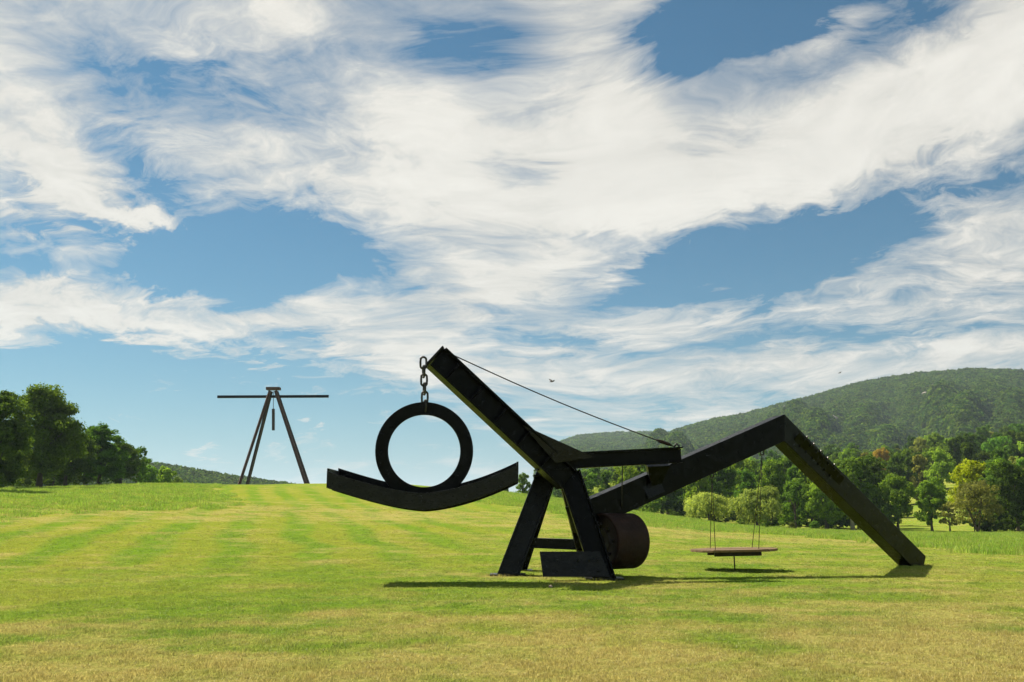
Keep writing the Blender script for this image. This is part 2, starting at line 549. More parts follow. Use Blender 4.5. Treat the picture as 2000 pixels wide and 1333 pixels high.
def mat_solid(name, c0, c1, scale=2.0, rough=0.6, metal=0.0, bump=0.0, stretch=(1, 1, 1), spots=None, obj=False, spec=0.5):
    m, t = new_mat(name)
    if obj:
        pos = t.new('ShaderNodeTexCoord').outputs['Object']
    else:
        pos = t.new('ShaderNodeNewGeometry').outputs['Position']
    p = t.vmath('MULTIPLY', pos, stretch)
    n = t.noise(p, scale, 7.0, 0.66)
    c = t.mix(t.ramp(n, 0.33, 0.68), c0, c1)
    n2 = t.noise(p, scale * 5.3, 6.0, 0.72)
    if spots:
        c = t.mix(t.ramp(n2, 0.60, 0.70, 0, spots[1]), c, spots[0])
    b = t.new('ShaderNodeBsdfPrincipled')
    t.l.new(c, b.inputs['Base Color'])
    t.put(b.inputs['Roughness'], t.ramp(n2, 0.3, 0.7, rough - 0.10, rough + 0.14))
    b.inputs['Metallic'].default_value = metal
    b.inputs['Specular IOR Level'].default_value = spec
    if bump:
        bp = t.new('ShaderNodeBump'); bp.inputs['Strength'].default_value = 0.5; bp.inputs['Distance'].default_value = bump
        t.l.new(n2, bp.inputs['Height']); t.l.new(bp.outputs[0], b.inputs['Normal'])
    t.l.new(b.outputs[0], t.out.inputs['Surface'])
    return m


M = {}
M['turf'] = mat_turf()
M['blade'] = mat_blade('lawn_blades')
M['tall'] = mat_blade('meadow_blades', True)
M['steel'] = mat_solid('black_painted_steel', (0.0018, 0.0018, 0.0019, 1), (0.0038, 0.0036, 0.0034, 1), 1.3, 0.34, bump=0.004, spots=((0.016, 0.014, 0.012, 1), 0.5), spec=0.11)
M['edge'] = mat_solid('scuffed_black_steel', (0.0038, 0.0038, 0.0042, 1), (0.012, 0.0112, 0.0102, 1), 2.2, 0.32, bump=0.004, spots=((0.042, 0.036, 0.030, 1), 0.55), stretch=(1, 1, 2.5), spec=0.24)
M['rust'] = mat_solid('brown_rusted_steel', (0.020, 0.0095, 0.0075, 1), (0.036, 0.016, 0.011, 1), 2.6, 0.72, bump=0.006, spots=((0.06, 0.026, 0.015, 1), 0.5), spec=0.25)
M['rustdark'] = mat_solid('dark_rusted_steel', (0.016, 0.011, 0.010, 1), (0.038, 0.020, 0.014, 1), 2.6, 0.6, bump=0.006)
M['rustred'] = mat_solid('red_brown_beams', (0.055, 0.024, 0.019, 1), (0.090, 0.039, 0.029, 1), 1.1, 0.7, bump=0.01, spots=((0.05, 0.02, 0.016, 1), 0.6))
M['chain'] = mat_solid('worn_chain_steel', (0.02, 0.02, 0.021, 1), (0.075, 0.065, 0.055, 1), 9.0, 0.42, metal=0.5, bump=0.003)
M['cable'] = mat_solid('steel_cable', (0.02, 0.017, 0.015, 1), (0.05, 0.038, 0.028, 1), 14.0, 0.5, metal=0.3)
M['wood'] = mat_solid('weathered_plank', (0.12, 0.070, 0.028, 1), (0.22, 0.135, 0.055, 1), 3.0, 0.7, bump=0.004, stretch=(0.5, 6, 6), spots=((0.12, 0.06, 0.03, 1), 0.6), obj=True)
M['bark'] = mat_solid('bark', (0.05, 0.038, 0.027, 1), (0.10, 0.078, 0.056, 1), 1.4, 0.9, bump=0.05, stretch=(2, 2, 0.5))
M['palebark'] = mat_solid('pale_bark', (0.30, 0.27, 0.22, 1), (0.55, 0.52, 0.45, 1), 1.4, 0.85, bump=0.03, stretch=(2, 2, 0.5))
M['rock'] = mat_solid('pale_rock', (0.30, 0.26, 0.21, 1), (0.47, 0.42, 0.34, 1), 0.12, 0.9, bump=0.6, spots=((0.16, 0.15, 0.11, 1), 0.7))
M['slope'] = mat_solid('wooded_slope_soil', (0.022, 0.036, 0.014, 1), (0.04, 0.055, 0.02, 1), 0.02, 0.95)
M['feather'] = mat_solid('dark_feathers', (0.03, 0.026, 0.022, 1), (0.07, 0.06, 0.05, 1), 8.0, 0.8)
M['stone'] = mat_solid('small_stone', (0.20, 0.15, 0.11, 1), (0.34, 0.27, 0.20, 1), 9.0, 0.9, bump=0.01)

# foliage tones: (dark leaf, light leaf)
TONES = {
    'deep': ((0.034, 0.073, 0.015, 1), (0.108, 0.182, 0.030, 1)),
    'mid': ((0.062, 0.130, 0.022, 1), (0.181, 0.305, 0.044, 1)),
    'fresh': ((0.095, 0.186, 0.025, 1), (0.258, 0.401, 0.053, 1)),
    'olive': ((0.123, 0.144, 0.039, 1), (0.287, 0.309, 0.089, 1)),
    'willow': ((0.179, 0.236, 0.056, 1), (0.390, 0.454, 0.124, 1)),
    'yellow': ((0.320, 0.345, 0.014, 1), (0.560, 0.590, 0.024, 1)),
    'orange': ((0.235, 0.150, 0.034, 1), (0.449, 0.266, 0.059, 1)),
}
for k, (a, b) in TONES.items():
    M['leaf_' + k] = mat_leaf('leaves_' + k, a, b, warm=(1.0, 1.15, 0.6) if k in ('yellow', 'orange') else (1.45, 1.35, 0.6))
M['canopy'] = mat_leaf('far_canopy', (0.024, 0.064, 0.012, 1), (0.105, 0.172, 0.028, 1), 0.45, 0.42, 0.014)

# ------------------------------------------------------------------ ground sheet
def build_ground():
    rr = np.concatenate([[0.0], np.linspace(2, 60, 59), np.linspace(61, 260, 130), np.linspace(266, 700, 60), np.geomspace(730, 9000, 26)])
    fine = np.linspace(-0.62, 0.62, 190); coarse = np.linspace(0.62, 2 * math.pi - 0.62, 70)[1:-1]
    aa = np.concatenate([fine, coarse])
    na = len(aa)
    V = [(0, 0, hgt(0, 0))]
    R, A = np.meshgrid(rr[1:], aa, indexing='ij')
    Xs = R * np.sin(A); Ys = R * np.cos(A); Zs = height(Xs, Ys)
    P = np.stack([Xs, Ys, Zs], -1).reshape(-1, 3)
    V = np.concatenate([np.array(V), P])
    i = np.arange(len(rr) - 2)[:, None]; j = np.arange(na)[None, :]; jn = (j + 1) % na
    q = np.stack([1 + i * na + j, 1 + (i + 1) * na + j, 1 + (i + 1) * na + jn, 1 + i * na + jn], -1).reshape(-1, 4)
    faces = [tuple(f[::-1]) for f in q.tolist()]
    faces += [(0, 1 + (k + 1) % na, 1 + k)[::-1] for k in range(na)]
    o = mesh_obj('ground', V.tolist(), faces, M['turf'], smooth=True)
    bm = bmesh.new(); bm.from_mesh(o.data); bmesh.ops.recalc_face_normals(bm, faces=bm.faces)
    if sum(f.normal.z for f in bm.faces) < 0:
        bmesh.ops.reverse_faces(bm, faces=bm.faces)
    bm.to_mesh(o.data); bm.free()
    return tag(o, 'mown green and straw-coloured lawn rolling up to the left', kind='structure')


build_ground()

# ------------------------------------------------------------------ instanced cover (uncountable stuff only)
def cover(name, P, rz, scl, tilt, sources, label):
    me = bpy.data.meshes.new(name)
    n = len(P)
    me.vertices.add(n); me.vertices.foreach_set('co', np.asarray(P, np.float32).ravel())
    rot = np.stack([tilt[:, 0], tilt[:, 1], rz], -1).astype(np.float32)
    a = me.attributes.new('rot', 'FLOAT_VECTOR', 'POINT'); a.data.foreach_set('vector', rot.ravel())
    a = me.attributes.new('scl', 'FLOAT_VECTOR', 'POINT'); a.data.foreach_set('vector', np.asarray(scl, np.float32).ravel())
    a = me.attributes.new('pick', 'INT', 'POINT'); a.data.foreach_set('value', np.random.RandomState(5).randint(0, len(sources), n).astype(np.int32))
    o = bpy.data.objects.new(name, me); COL.objects.link(o)
    coll = bpy.data.collections.new(name + '_source')
    for s in sources:
        coll.objects.link(s)
    ng = bpy.data.node_groups.new(name + '_scatter', 'GeometryNodeTree')
    ng.interface.new_socket('Geometry', in_out='INPUT', socket_type='NodeSocketGeometry')
    ng.interface.new_socket('Geometry', in_out='OUTPUT', socket_type='NodeSocketGeometry')
    N, L = ng.nodes, ng.links
    gi = N.new('NodeGroupInput'); go = N.new('NodeGroupOutput')
    ci = N.new('GeometryNodeCollectionInfo'); ci.inputs['Collection'].default_value = coll
    ci.inputs['Separate Children'].default_value = True; ci.inputs['Reset Children'].default_value = True
    ip = N.new('GeometryNodeInstanceOnPoints')
    ip.inputs['Pick Instance'].default_value = True
    def attr(nm, ty):
        q = N.new('GeometryNodeInputNamedAttribute'); q.data_type = ty; q.inputs['Name'].default_value = nm
        return q.outputs['Attribute']
    e2r = N.new('FunctionNodeEulerToRotation')
    L.new(attr('rot', 'FLOAT_VECTOR'), e2r.inputs[0])
    L.new(gi.outputs[0], ip.inputs['Points']); L.new(ci.outputs[0], ip.inputs['Instance'])
    L.new(e2r.outputs[0], ip.inputs['Rotation']); L.new(attr('scl', 'FLOAT_VECTOR'), ip.inputs['Scale'])
    L.new(attr('pick', 'INT'), ip.inputs['Instance Index'])
    L.new(ip.outputs[0], go.inputs[0])
    md = o.modifiers.new('scatter', 'NODES'); md.node_group = ng
    return tag(o, label, kind='stuff')


def tuft_object(name, seed, n, h, spread, width, mat, lean=0.5):
    """A tuft of bent blades, each three tapering segments."""
    rs = np.random.RandomState(seed)
    V = []; Fc = []; tone = []
    for i in range(n):
        a = rs.uniform(0, 2 * math.pi); rad = spread * math.sqrt(rs.uniform())
        bx, by = rad * math.cos(a), rad * math.sin(a)
        hh = h * rs.uniform(0.45, 1.15); w = width * rs.uniform(0.7, 1.3)
        la = rs.uniform(0, 2 * math.pi); lm = hh * lean * rs.uniform(0.2, 1.3)
        fa = rs.uniform(0, math.pi); cx, cy = math.cos(fa) * w / 2, math.sin(fa) * w / 2
        b0 = len(V)
        for k, (s, ww) in enumerate(((0, 1.0), (0.55, 0.8), (1.0, 0.12))):
            ox = bx + math.cos(la) * lm * s * s; oy = by + math.sin(la) * lm * s * s; oz = hh * s * (1 - 0.18 * s) - 0.005
            V += [(ox - cx * ww, oy - cy * ww, oz), (ox + cx * ww, oy + cy * ww, oz)]
        Fc += [(b0, b0 + 1, b0 + 3, b0 + 2), (b0 + 2, b0 + 3, b0 + 5, b0 + 4)]
        tone += [rs.uniform()] * 6
    me = fast_mesh(name, V, Fc)
    at_ = me.attributes.new('tone', 'FLOAT', 'POINT'); at_.data.foreach_set('value', np.array(tone, np.float32))
    me.materials.append(mat)
    return bpy.data.objects.new(name, me)


def lawn():
    rs = np.random.RandomState(3)
    parts = []
    for (r0, r1, dens, s) in ((6.5, 12, 120, 1.0), (12, 18, 75, 1.08), (18, 26, 40, 1.25), (26, 38, 18, 1.55), (38, 60, 7.5, 2.0), (60, 95, 2.6, 2.7)):
        am = 0.66
        n = int(am * (r1 * r1 - r0 * r0) * dens)
        r = np.sqrt(rs.uniform(r0 * r0, r1 * r1, n)); a = rs.uniform(-am, am, n)
        parts.append(np.stack([r * np.sin(a), r * np.cos(a), np.full(n, s)], -1))
    P = np.concatenate(parts)
    x, y, s = P.T
    z = height(x, y)
    n = len(P)
    clump = np.array([mnoise.noise(Vector((a * 1.1, b * 1.1, 0))) for a, b in zip(x, y)])
    hs = rs.uniform(0.65, 1.15, n) * (1 + 0.55 * clump)
    hs = np.where(rs.uniform(size=n) < 0.03 * (1 + 1.5 * clump), hs * 1.9, hs)
    for fx_, fy_, fr in FEET:
        dd = np.hypot(x - fx_, y - fy_)
        hs = np.where((dd < fr * 0.95) & (rs.uniform(size=n) < .5), hs * 2.0, hs)
    hfac = np.where(s > 1.5, 0.85 * s ** 0.35, 1.0)
    src = [tuft_object('lawn_tuft', 20 + i, 30, 0.047, 0.085, 0.0060, M['blade'], 0.75) for i in range(6)]
    cover('grass', np.stack([x, y, z], -1), rs.uniform(0, 6.28, n), np.stack([s, s, hs * hfac], -1), rs.normal(0, 0.12, (n, 2)), src, 'short mown lawn grass with dry straw-coloured patches')


def in_poly(x, y, poly):
    inside = np.zeros(len(x), bool)
    n = len(poly)
    for i in range(n):
        x0, y0 = poly[i]; x1, y1 = poly[(i + 1) % n]
        c = ((y0 > y) != (y1 > y)) & (x < (x1 - x0) * (y - y0) / (y1 - y0 + 1e-12) + x0)
        inside ^= c
    return inside


def meadow(name, front, back, dens, h, seed, label):
    poly = [tuple(ground_px(*p)[:2]) for p in front] + [tuple(q) for q in back]
    rs = np.random.RandomState(seed)
    xs = [p[0] for p in poly]; ys = [p[1] for p in poly]
    n = int((max(xs) - min(xs)) * (max(ys) - min(ys)) * dens)
    x = rs.uniform(min(xs), max(xs), n); y = rs.uniform(min(ys), max(ys), n)
    wob = np.array([mnoise.noise(Vector((a * .22, b * .22, 3))) for a, b in zip(x, y)])
    k = in_poly(x + wob * 3.5, y + wob * 3.5, poly)
    x, y, wob = x[k], y[k], wob[k]
    n = len(x)
    z = height(x, y)
    s = rs.uniform(0.8, 1.5, n)
    hs = s * (1 + 0.9 * wob) * np.where(rs.uniform(size=n) < .06, 1.7, 1.0)
    src = [tuft_object('meadow_tuft', 60 + seed + i, 34, h, 0.32, 0.022, M['tall'], 0.45) for i in range(5)]
    cover(name, np.stack([x, y, z - 0.02], -1), rs.uniform(0, 6.28, n), np.stack([s, s, hs], -1), rs.normal(0, 0.1, (n, 2)), src, label)


def polar(px, r):
    a = az_of(px)
    return (r * math.sin(a), r * math.cos(a))


lawn()
meadow('meadow', [(-260, 1034), (-100, 1024), (0, 1020), (80, 1008), (180, 1001), (300, 997), (430, 996), (452, 989)],
       [polar(420, 150), polar(330, 168), polar(150, 165), polar(0, 152), polar(-260, 140)], 4.5, 0.19, 1,
       'long uncut grass on the rise before the left trees')
meadow('meadow', [(930, 982), (1060, 1003), (1250, 1028), (1450, 1041), (1560, 1046), (1700, 1060), (1850, 1075), (2000, 1085), (2250, 1100)],
       [polar(2250, 150), polar(2000, 148), polar(1700, 148), polar(1500, 152), polar(1400, 158), polar(1240, 170), polar(1150, 178), polar(1000, 194), polar(900, 200)], 3.2, 0.22, 40,
       'long uncut grass between the lawn and the right-hand wood')
#SPLIT2
# ------------------------------------------------------------------ trees
def crown_mesh(name, seed, n_clump, per, leaf, shape='round', wide=0.42, base=0.14):
    """Crown of a tree of height 1 standing on the origin: leaf-sized faces on many uneven clumps."""
    rs = np.random.RandomState(seed)
    C = []; Rr = []
    # a few big boughs give the crown its uneven outline, clumps sit around them
    nb = rs.randint(6, 10)
    boughs = []
    for i in range(nb):
        f = (i + 0.5) / nb
        zc = base + 0.07 + (0.80 - base) * f * rs.uniform(0.92, 1.06)
        prof = {'round': math.sin(math.pi * min(0.97, 0.18 + 0.80 * f)) ** 0.7, 'oval': math.sin(math.pi * min(0.96, 0.14 + 0.80 * f)) ** 0.8,
                'cone': 1.05 - 0.8 * f, 'vase': 0.45 + 0.55 * math.sin(math.pi * (0.1 + 0.62 * f)), 'weep': 0.65 + 0.35 * math.sin(math.pi * (0.25 + 0.5 * f))}[shape]
        a = i * 2.399 + rs.uniform(-0.5, 0.5)
        d = wide * prof * rs.uniform(0.30, 0.58)
        boughs.append((d * math.cos(a), d * math.sin(a), zc, wide * rs.uniform(0.36, 0.55) * (0.65 + 0.35 * prof)))
    boughs.append((rs.uniform(-.05, .05), rs.uniform(-.05, .05), 0.80, wide * 0.36))
    boughs.append((0, 0, base + 0.22, wide * 0.72)); boughs.append((0, 0, base + 0.42, wide * 0.74))
    for i in range(n_clump):
        b = boughs[rs.randint(len(boughs))]
        v = rs.normal(size=3); v /= np.linalg.norm(v)
        v[2] = abs(v[2]) * 0.9 - 0.22 if rs.uniform() < 0.75 else v[2]
        rad = b[3] * rs.uniform(0.72, 1.06)
        c = np.array(b[:3]) + v * rad * np.array([1, 1, 0.85])
        c[2] = min(max(c[2], base + 0.02), 0.985)
        C.append(c); Rr.append(wide * rs.uniform(0.10, 0.22))
    C = np.array(C); Rr = np.array(Rr)
    n = n_clump * per
    ci = np.repeat(np.arange(n_clump), per)
    v = rs.normal(size=(n, 3)); v /= np.linalg.norm(v, axis=1)[:, None]
    rad = Rr[ci] * rs.uniform(0.25, 1.0, n) ** 0.45 * (1 + 0.35 * (rs.uniform(size=n) < 0.10))
    P = C[ci] + v * rad[:, None] * np.array([1, 1, 0.72])
    if shape == 'weep':
        dr = rs.uniform(size=n) ** 1.2
        out_ = np.hypot(P[:, 0], P[:, 1]) / wide
        P[:, 2] -= dr * 0.38 * np.clip(out_, 0.2, 1.1)
        P[:, :2] *= (1 + 0.10 * dr)[:, None]
        P[:, 2] = np.maximum(P[:, 2], 0.01 + 0.1 * rs.uniform(size=n))
    # leaf faces: normals lean outwards and up, with scatter
    cent = np.array([0, 0, 0.45])
    nrm = v * 0.8 + (P - cent) * 0.8 + rs.normal(size=(n, 3)) * 0.55 + np.array([0, 0, 0.25])
    nrm /= np.linalg.norm(nrm, axis=1)[:, None]
    t = np.cross(nrm, rs.normal(size=(n, 3))); t /= np.linalg.norm(t, axis=1)[:, None]
    if shape == 'weep':
        t = np.tile(np.array([0, 0, -1.0]), (n, 1)) + rs.normal(size=(n, 3)) * 0.25
        t -= nrm * (t * nrm).sum(1)[:, None]; t /= np.linalg.norm(t, axis=1)[:, None] + 1e-9
    b = np.cross(nrm, t)
    L = leaf * rs.uniform(0.6, 1.35, n)[:, None]
    lw, ll = (0.30, 1.3) if shape == 'weep' else (0.60, 0.75)
    bend = nrm * L * 0.18
    V = np.stack([P - t * L * ll - bend, P + b * L * lw, P + t * L * ll - bend, P - b * L * lw], 1).reshape(-1, 3)
    Fq = np.arange(4 * n).reshape(-1, 4)
    me = fast_mesh(name, V, Fq)
    tone = np.clip(rs.uniform(size=n) * 0.7 + rs.uniform(size=n_clump)[ci] * 0.45 - 0.05, 0, 1)
    a = me.attributes.new('tone', 'FLOAT', 'POINT'); a.data.foreach_set('value', np.repeat(tone, 4).astype(np.float32))
    return me, C


def trunk_mesh(name, seed, C, r0=0.022, top=0.72, limbs=14, stems=1, lean=0.0):
    rs = random.Random(seed)
    bm = bmesh.new()
    for s in range(stems):
        ang = s * 2.4 + 0.4
        sp = lean * (0 if stems == 1 else 1)
        pts = [Vector((0.012 * (stems > 1) * math.cos(ang), 0.012 * (stems > 1) * math.sin(ang), -0.02))]
        rad = [r0 * 1.7]
        nseg = 7
        for i in range(1, nseg + 1):
            f = i / nseg
            pts.append(Vector((rs.uniform(-.008, .008) + sp * f * math.cos(ang), rs.uniform(-.008, .008) + sp * f * math.sin(ang), top * f)))
            rad.append(r0 * (1.12 - 0.86 * f) if i > 1 else r0 * 1.12)
        tube(bm, pts, rad, 8)
        for i in range(limbs // stems):
            f = rs.uniform(0.24, 0.92)
            k = min(int(f * nseg), nseg - 1)
            p0 = pts[k].lerp(pts[k + 1], f * nseg - k)
            cand = [c for c in C if c[2] > p0.z + 0.02]
            if not cand:
                continue
            c = Vector(rs.choice(cand))
            midp = p0.lerp(c, 0.5) + Vector((rs.uniform(-.02, .02), rs.uniform(-.02, .02), -0.03))
            rr = r0 * (0.62 - 0.42 * f)
            tube(bm, [p0, midp, c], [rr, rr * 0.6, rr * 0.15], 5, cap=False)
    bmesh.ops.recalc_face_normals(bm, faces=bm.faces)
    me = bpy.data.meshes.new(name)
    bm.to_mesh(me); bm.free()
    me.polygons.foreach_set('use_smooth', [True] * len(me.polygons))
    return me


LIB = {}
def lib(kind, i, n_clump, per, leaf, shape, wide, base, **kw):
    cm, C = crown_mesh('crown', 100 + 17 * i + len(kind), n_clump, per, leaf, shape, wide, base)
    cm.materials.append(M['leaf_mid'])
    tm = trunk_mesh('trunk', 300 + i, C, **kw)
    tm.materials.append(M['bark'])
    LIB.setdefault(kind, []).append((cm, tm))


for i in range(5):
    lib('big', i, 250, 150, 0.0145, ['round', 'oval', 'round', 'vase', 'oval'][i], [0.46, 0.36, 0.44, 0.42, 0.38][i], [0.10, 0.08, 0.10, 0.13, 0.06][i])
for i in range(4):
    lib('park', i, 150, 80, 0.022, ['round', 'oval', 'vase', 'oval'][i], [0.46, 0.40, 0.50, 0.36][i], [0.16, 0.12, 0.18, 0.10][i])
for i in range(8):
    lib('wood', i, 120, 55, 0.026, ['round', 'oval', 'vase', 'round', 'cone', 'oval', 'round', 'vase'][i], [0.44, 0.36, 0.46, 0.50, 0.34, 0.38, 0.40, 0.42][i], [0.05, 0.05, 0.1, 0.03, 0.04, 0.02, 0.08, 0.1][i])
for i in range(2):
    lib('willow', i, 120, 110, 0.026, 'weep', [0.66, 0.52][i], 0.30, limbs=10)
for i in range(1):
    lib('sprawl', i, 110, 90, 0.020, 'vase', 0.62, 0.22, stems=4, lean=0.30, limbs=28, r0=0.018)
for i in range(2):
    lib('loose', i, 70, 70, 0.022, 'oval', 0.40, 0.10)
for i in range(3):
    lib('bush', i, 60, 60, 0.045, 'round', 0.62, 0.02, r0=0.012)


def plant_tree(name, label, cat, kind, i, loc, h, wscale, tone, group=None, rz=None, bark='bark'):
    cm, tm = LIB[kind][i % len(LIB[kind])]
    e = empty(name, loc)
    e.rotation_euler = (0, 0, random.uniform(0, 6.28) if rz is None else rz)
    tag(e, label, cat, group)
    for nm, me, mt in (('trunk', tm, M[bark]), ('crown', cm, M['leaf_' + tone])):
        o = bpy.data.objects.new(nm, me)
        COL.objects.link(o)
        o.parent = e
        o.scale = (h * wscale, h * wscale, h)
        o.material_slots[0].link = 'OBJECT'
        o.material_slots[0].material = mt
    return e


def spot(px, r):
    x, y = polar(px, r)
    return Vector((x, y, hgt(x, y)))


def tree_px(name, label, cat, kind, i, px, ytop, r, wscale, tone, **kw):
    """A tree at the azimuth of column px, r metres away, tall enough to reach the sight line of row ytop."""
    p = spot(px, r)
    d = ray(px, ytop)
    z = EYE.z + d.z / math.hypot(d.x, d.y) * r
    return plant_tree(name, label, cat, kind, i, p, max(z - p.z, 1.0), wscale, tone, **kw)


# --- the row on the left rise
tree_px('maple_tree', 'dark leafy tree cut off by the left edge of the view', 'tree', 'big', 1, -22, 752, 112, 1.05, 'deep', rz=0.4)
tree_px('maple_tree', 'tallest full-crowned green tree of the left row', 'tree', 'big', 0, 72, 743, 132, 0.98, 'mid', rz=2.2)
tree_px('maple_tree', 'low dark tree filling in between the two tall left trees', 'tree', 'big', 2, 124, 830, 146, 1.15, 'deep', rz=4.0)
tree_px('maple_tree', 'rounded green tree right of the tallest left tree', 'tree', 'big', 4, 190, 818, 154, 1.18, 'mid', rz=1.0)
tree_px('maple_tree', 'smaller dark tree tucked at the right side of the rounded left tree', 'tree', 'big', 2, 232, 858, 166, 1.05, 'deep', rz=5.1)
tree_px('ash_tree', 'slim loose-leaved lighter tree at the end of the left row', 'tree', 'loose', 0, 263, 864, 178, 0.85, 'mid', rz=0.2)
for px, yt, r, t, lb in ((288, 906, 186, 'mid', 'low bush under the slim tree ending the left row'), (318, 908, 196, 'fresh', 'bright rounded bush on the crest, second after the left row'),
                         (343, 930, 200, 'mid', 'small low bush on the crest nearest the tall frame')):
    tree_px('bush', lb, 'bush', 'bush', int(px), px, yt, r, 0.9, t)
for px, yt, r, i, lb in ((20, 850, 165, 1, 'dark tree standing behind the trunks of the tallest left tree'), (100, 868, 172, 3, 'dark tree filling the gap behind the low left tree'),
                         (160, 880, 176, 2, 'dark tree behind the trunk of the rounded left tree'), (60, 880, 178, 4, 'low dark tree deepest behind the left row')):
    tree_px('maple_tree', lb, 'tree', 'wood', i, px, yt, r, 1.1, 'deep')

# --- single trees along the front of the right-hand wood
tree_px('willow_tree', 'broad weeping willow with flat pale crown before the wood', 'tree', 'willow', 0, 1384, 962, 156, 1.40, 'willow', rz=0.6)
tree_px('willow_tree', 'taller narrower weeping willow right of the broad one', 'tree', 'willow', 1, 1478, 950, 153, 1.38, 'willow', rz=2.0)
tree_px('willow_tree', 'pale willow seen behind the steel drum and trestle', 'tree', 'willow', 0, 1190, 944, 185, 1.2, 'willow', rz=3.0)
tree_px('sycamore_tree', 'sycamore with bare white upper branches behind the far beam leg', 'tree', 'park', 3, 1664, 884, 166, 0.95, 'mid', rz=1.2, bark='palebark')
tree_px('lime_tree', 'bright green tree standing just left of the far beam leg', 'tree', 'park', 1, 1612, 930, 158, 0.9, 'fresh', rz=4.4)
tree_px('lime_tree', 'bushy green tree with foliage to the grass under the beam knee', 'tree', 'wood', 3, 1553, 935, 160, 0.9, 'mid', rz=2.4)
tree_px('oak_tree', 'green tree with bare lower trunk right of the far beam leg', 'tree', 'park', 0, 1752, 915, 166, 0.80, 'mid', rz=2.8)
tree_px('oak_tree', 'bright green layered tree with dark trunk left of the olive tree', 'tree', 'park', 1, 1818, 930, 168, 0.84, 'fresh', rz=0.9)
tree_px('hawthorn_tree', 'small dull olive tree between layered tree and sprawling tree', 'tree', 'loose', 1, 1853, 976, 166, 1.0, 'olive', rz=0.3)
tree_px('sprawling_tree', 'sprawling olive-grey tree with several leaning trunks at the right', 'tree', 'sprawl', 0, 1908, 938, 154, 0.92, 'olive', rz=1.9)
tree_px('walnut_tree', 'bright yellow-leaved tree behind the sprawling olive tree', 'tree', 'park', 0, 1903, 886, 196, 0.86, 'yellow', rz=3.9)
tree_px('oak_tree', 'large dark green tree at the right edge of the view', 'tree', 'park', 2, 1985, 898, 158, 0.80, 'deep', rz=5.0)
tree_px('shrub', 'dark low shrub under the tree at the right edge', 'bush', 'bush', 1, 1972, 1006, 151, 0.9, 'deep')
tree_px('russet_tree', 'thin-crowned orange-brown tree deep in the wood', 'tree', 'wood', 0, 1727, 866, 330, 0.72, 'orange', rz=0.7, bark='palebark')
tree_px('russet_tree', 'small brownish tree below right of the orange-brown one', 'tree', 'wood', 5, 1802, 878, 270, 0.6, 'olive', rz=1.7)
for px, yt, r, t, lb in ((1445, 1019, 146, 'mid', 'low scrub at the foot of the gap between the willows'), (1545, 1022, 144, 'olive', 'low scrub on the field edge under the beam knee'),
                         (1700, 1022, 152, 'fresh', 'low light scrub on the field edge beside the far beam leg'), (1590, 1016, 152, 'mid', 'low dark scrub at the foot of the bright green tree'),
                         (1318, 1000, 158, 'mid', 'low scrub left of the broad willow')):
    tree_px('scrub_bush', lb, 'bush', 'bush', int(px), px, yt, r, 1.2, t)
tree_px('roadside_tree', 'green tree seen through the gap between dish and trestle', 'tree', 'wood', 0, 1022, 918, 215, 0.8, 'mid')
tree_px('roadside_tree', 'fresh green tree just right of the trestle gap', 'tree', 'wood', 3, 1060, 926, 205, 0.8, 'fresh')
tree_px('roadside_tree', 'low dark tree seen under the hanging dish', 'tree', 'wood', 1, 985, 936, 225, 0.8, 'deep')

rb = random.Random(5)
for i in range(34):
    px = 1100 + 950 * (i + rb.uniform(.1, .9)) / 34
    if 1725 < px < 1880:
        continue
    r = 172 + rb.uniform(-8, 8)
    plant_tree('undergrowth_bush', 'low green bush of the undergrowth along the wood edge', 'bush', 'bush', i, spot(px, r), rb.uniform(2.2, 4.2), 1.15, rb.choice(['deep', 'mid', 'mid', 'fresh']), 'undergrowth along the wood edge')

# --- the wood itself, rising behind the field
WOOD = {'deep': ('wood_tree', 'dark green leafy tree in the wood below the mountain', 'dark green trees of the wood'),
        'mid': ('wood_tree', 'mid green leafy tree in the wood below the mountain', 'mid green trees of the wood'),
        'fresh': ('wood_tree', 'light green leafy tree in the wood below the mountain', 'light green trees of the wood'),
        'olive': ('wood_tree', 'dull olive leafy tree in the wood below the mountain', 'olive trees of the wood')}
TOPLINE = [(1080, 905), (1200, 900), (1290, 868), (1360, 874), (1500, 862), (1560, 842), (1660, 850), (1740, 858), (1850, 828), (1950, 824), (2050, 822), (2300, 818)]
rw = random.Random(77)
k = 0
for (r, n, xa, xb, h0, h1) in ((176, 22, 1095, 2120, 9, 13), (204, 23, 1100, 2130, 11, 15), (238, 21, 1100, 2130, 12, 16), (280, 23, 1100, 2130, 12, 16), (332, 26, 1090, 2120, 12, 17),
                               (395, 30, 1085, 2120, 12, 17), (470, 34, 1080, 2120, 13, 18), (560, 38, 1080, 2120, 13, 18)):
    for i in range(n):
        px = xa + (xb - xa) * (i + rw.uniform(0.1, 0.9)) / n
        if r < 240 and 1735 < px < 1930:
            continue                              # open parkland between the right-hand trees
        rr = r * rw.uniform(0.95, 1.06)
        h = rw.uniform(h0, h1)
        p = spot(px, rr)
        lim = np.interp(px, [q[0] for q in TOPLINE], [q[1] for q in TOPLINE]) + rw.uniform(0, 26)
        d = ray(px, float(lim))
        zmax = EYE.z + d.z / math.hypot(d.x, d.y) * rr
        h = min(h, zmax - p.z)
        if h < 4.5:
            continue
        tone = rw.choices(['deep', 'mid', 'fresh', 'olive'], [0.42, 0.36, 0.14, 0.08])[0]
        nm, lb, gp = WOOD[tone]
        plant_tree(nm, lb, 'tree', 'wood', rw.randrange(8), p, h, rw.uniform(0.72, 1.0) * min(1.0, 9.5 / h + 0.25), tone, gp)
        k += 1

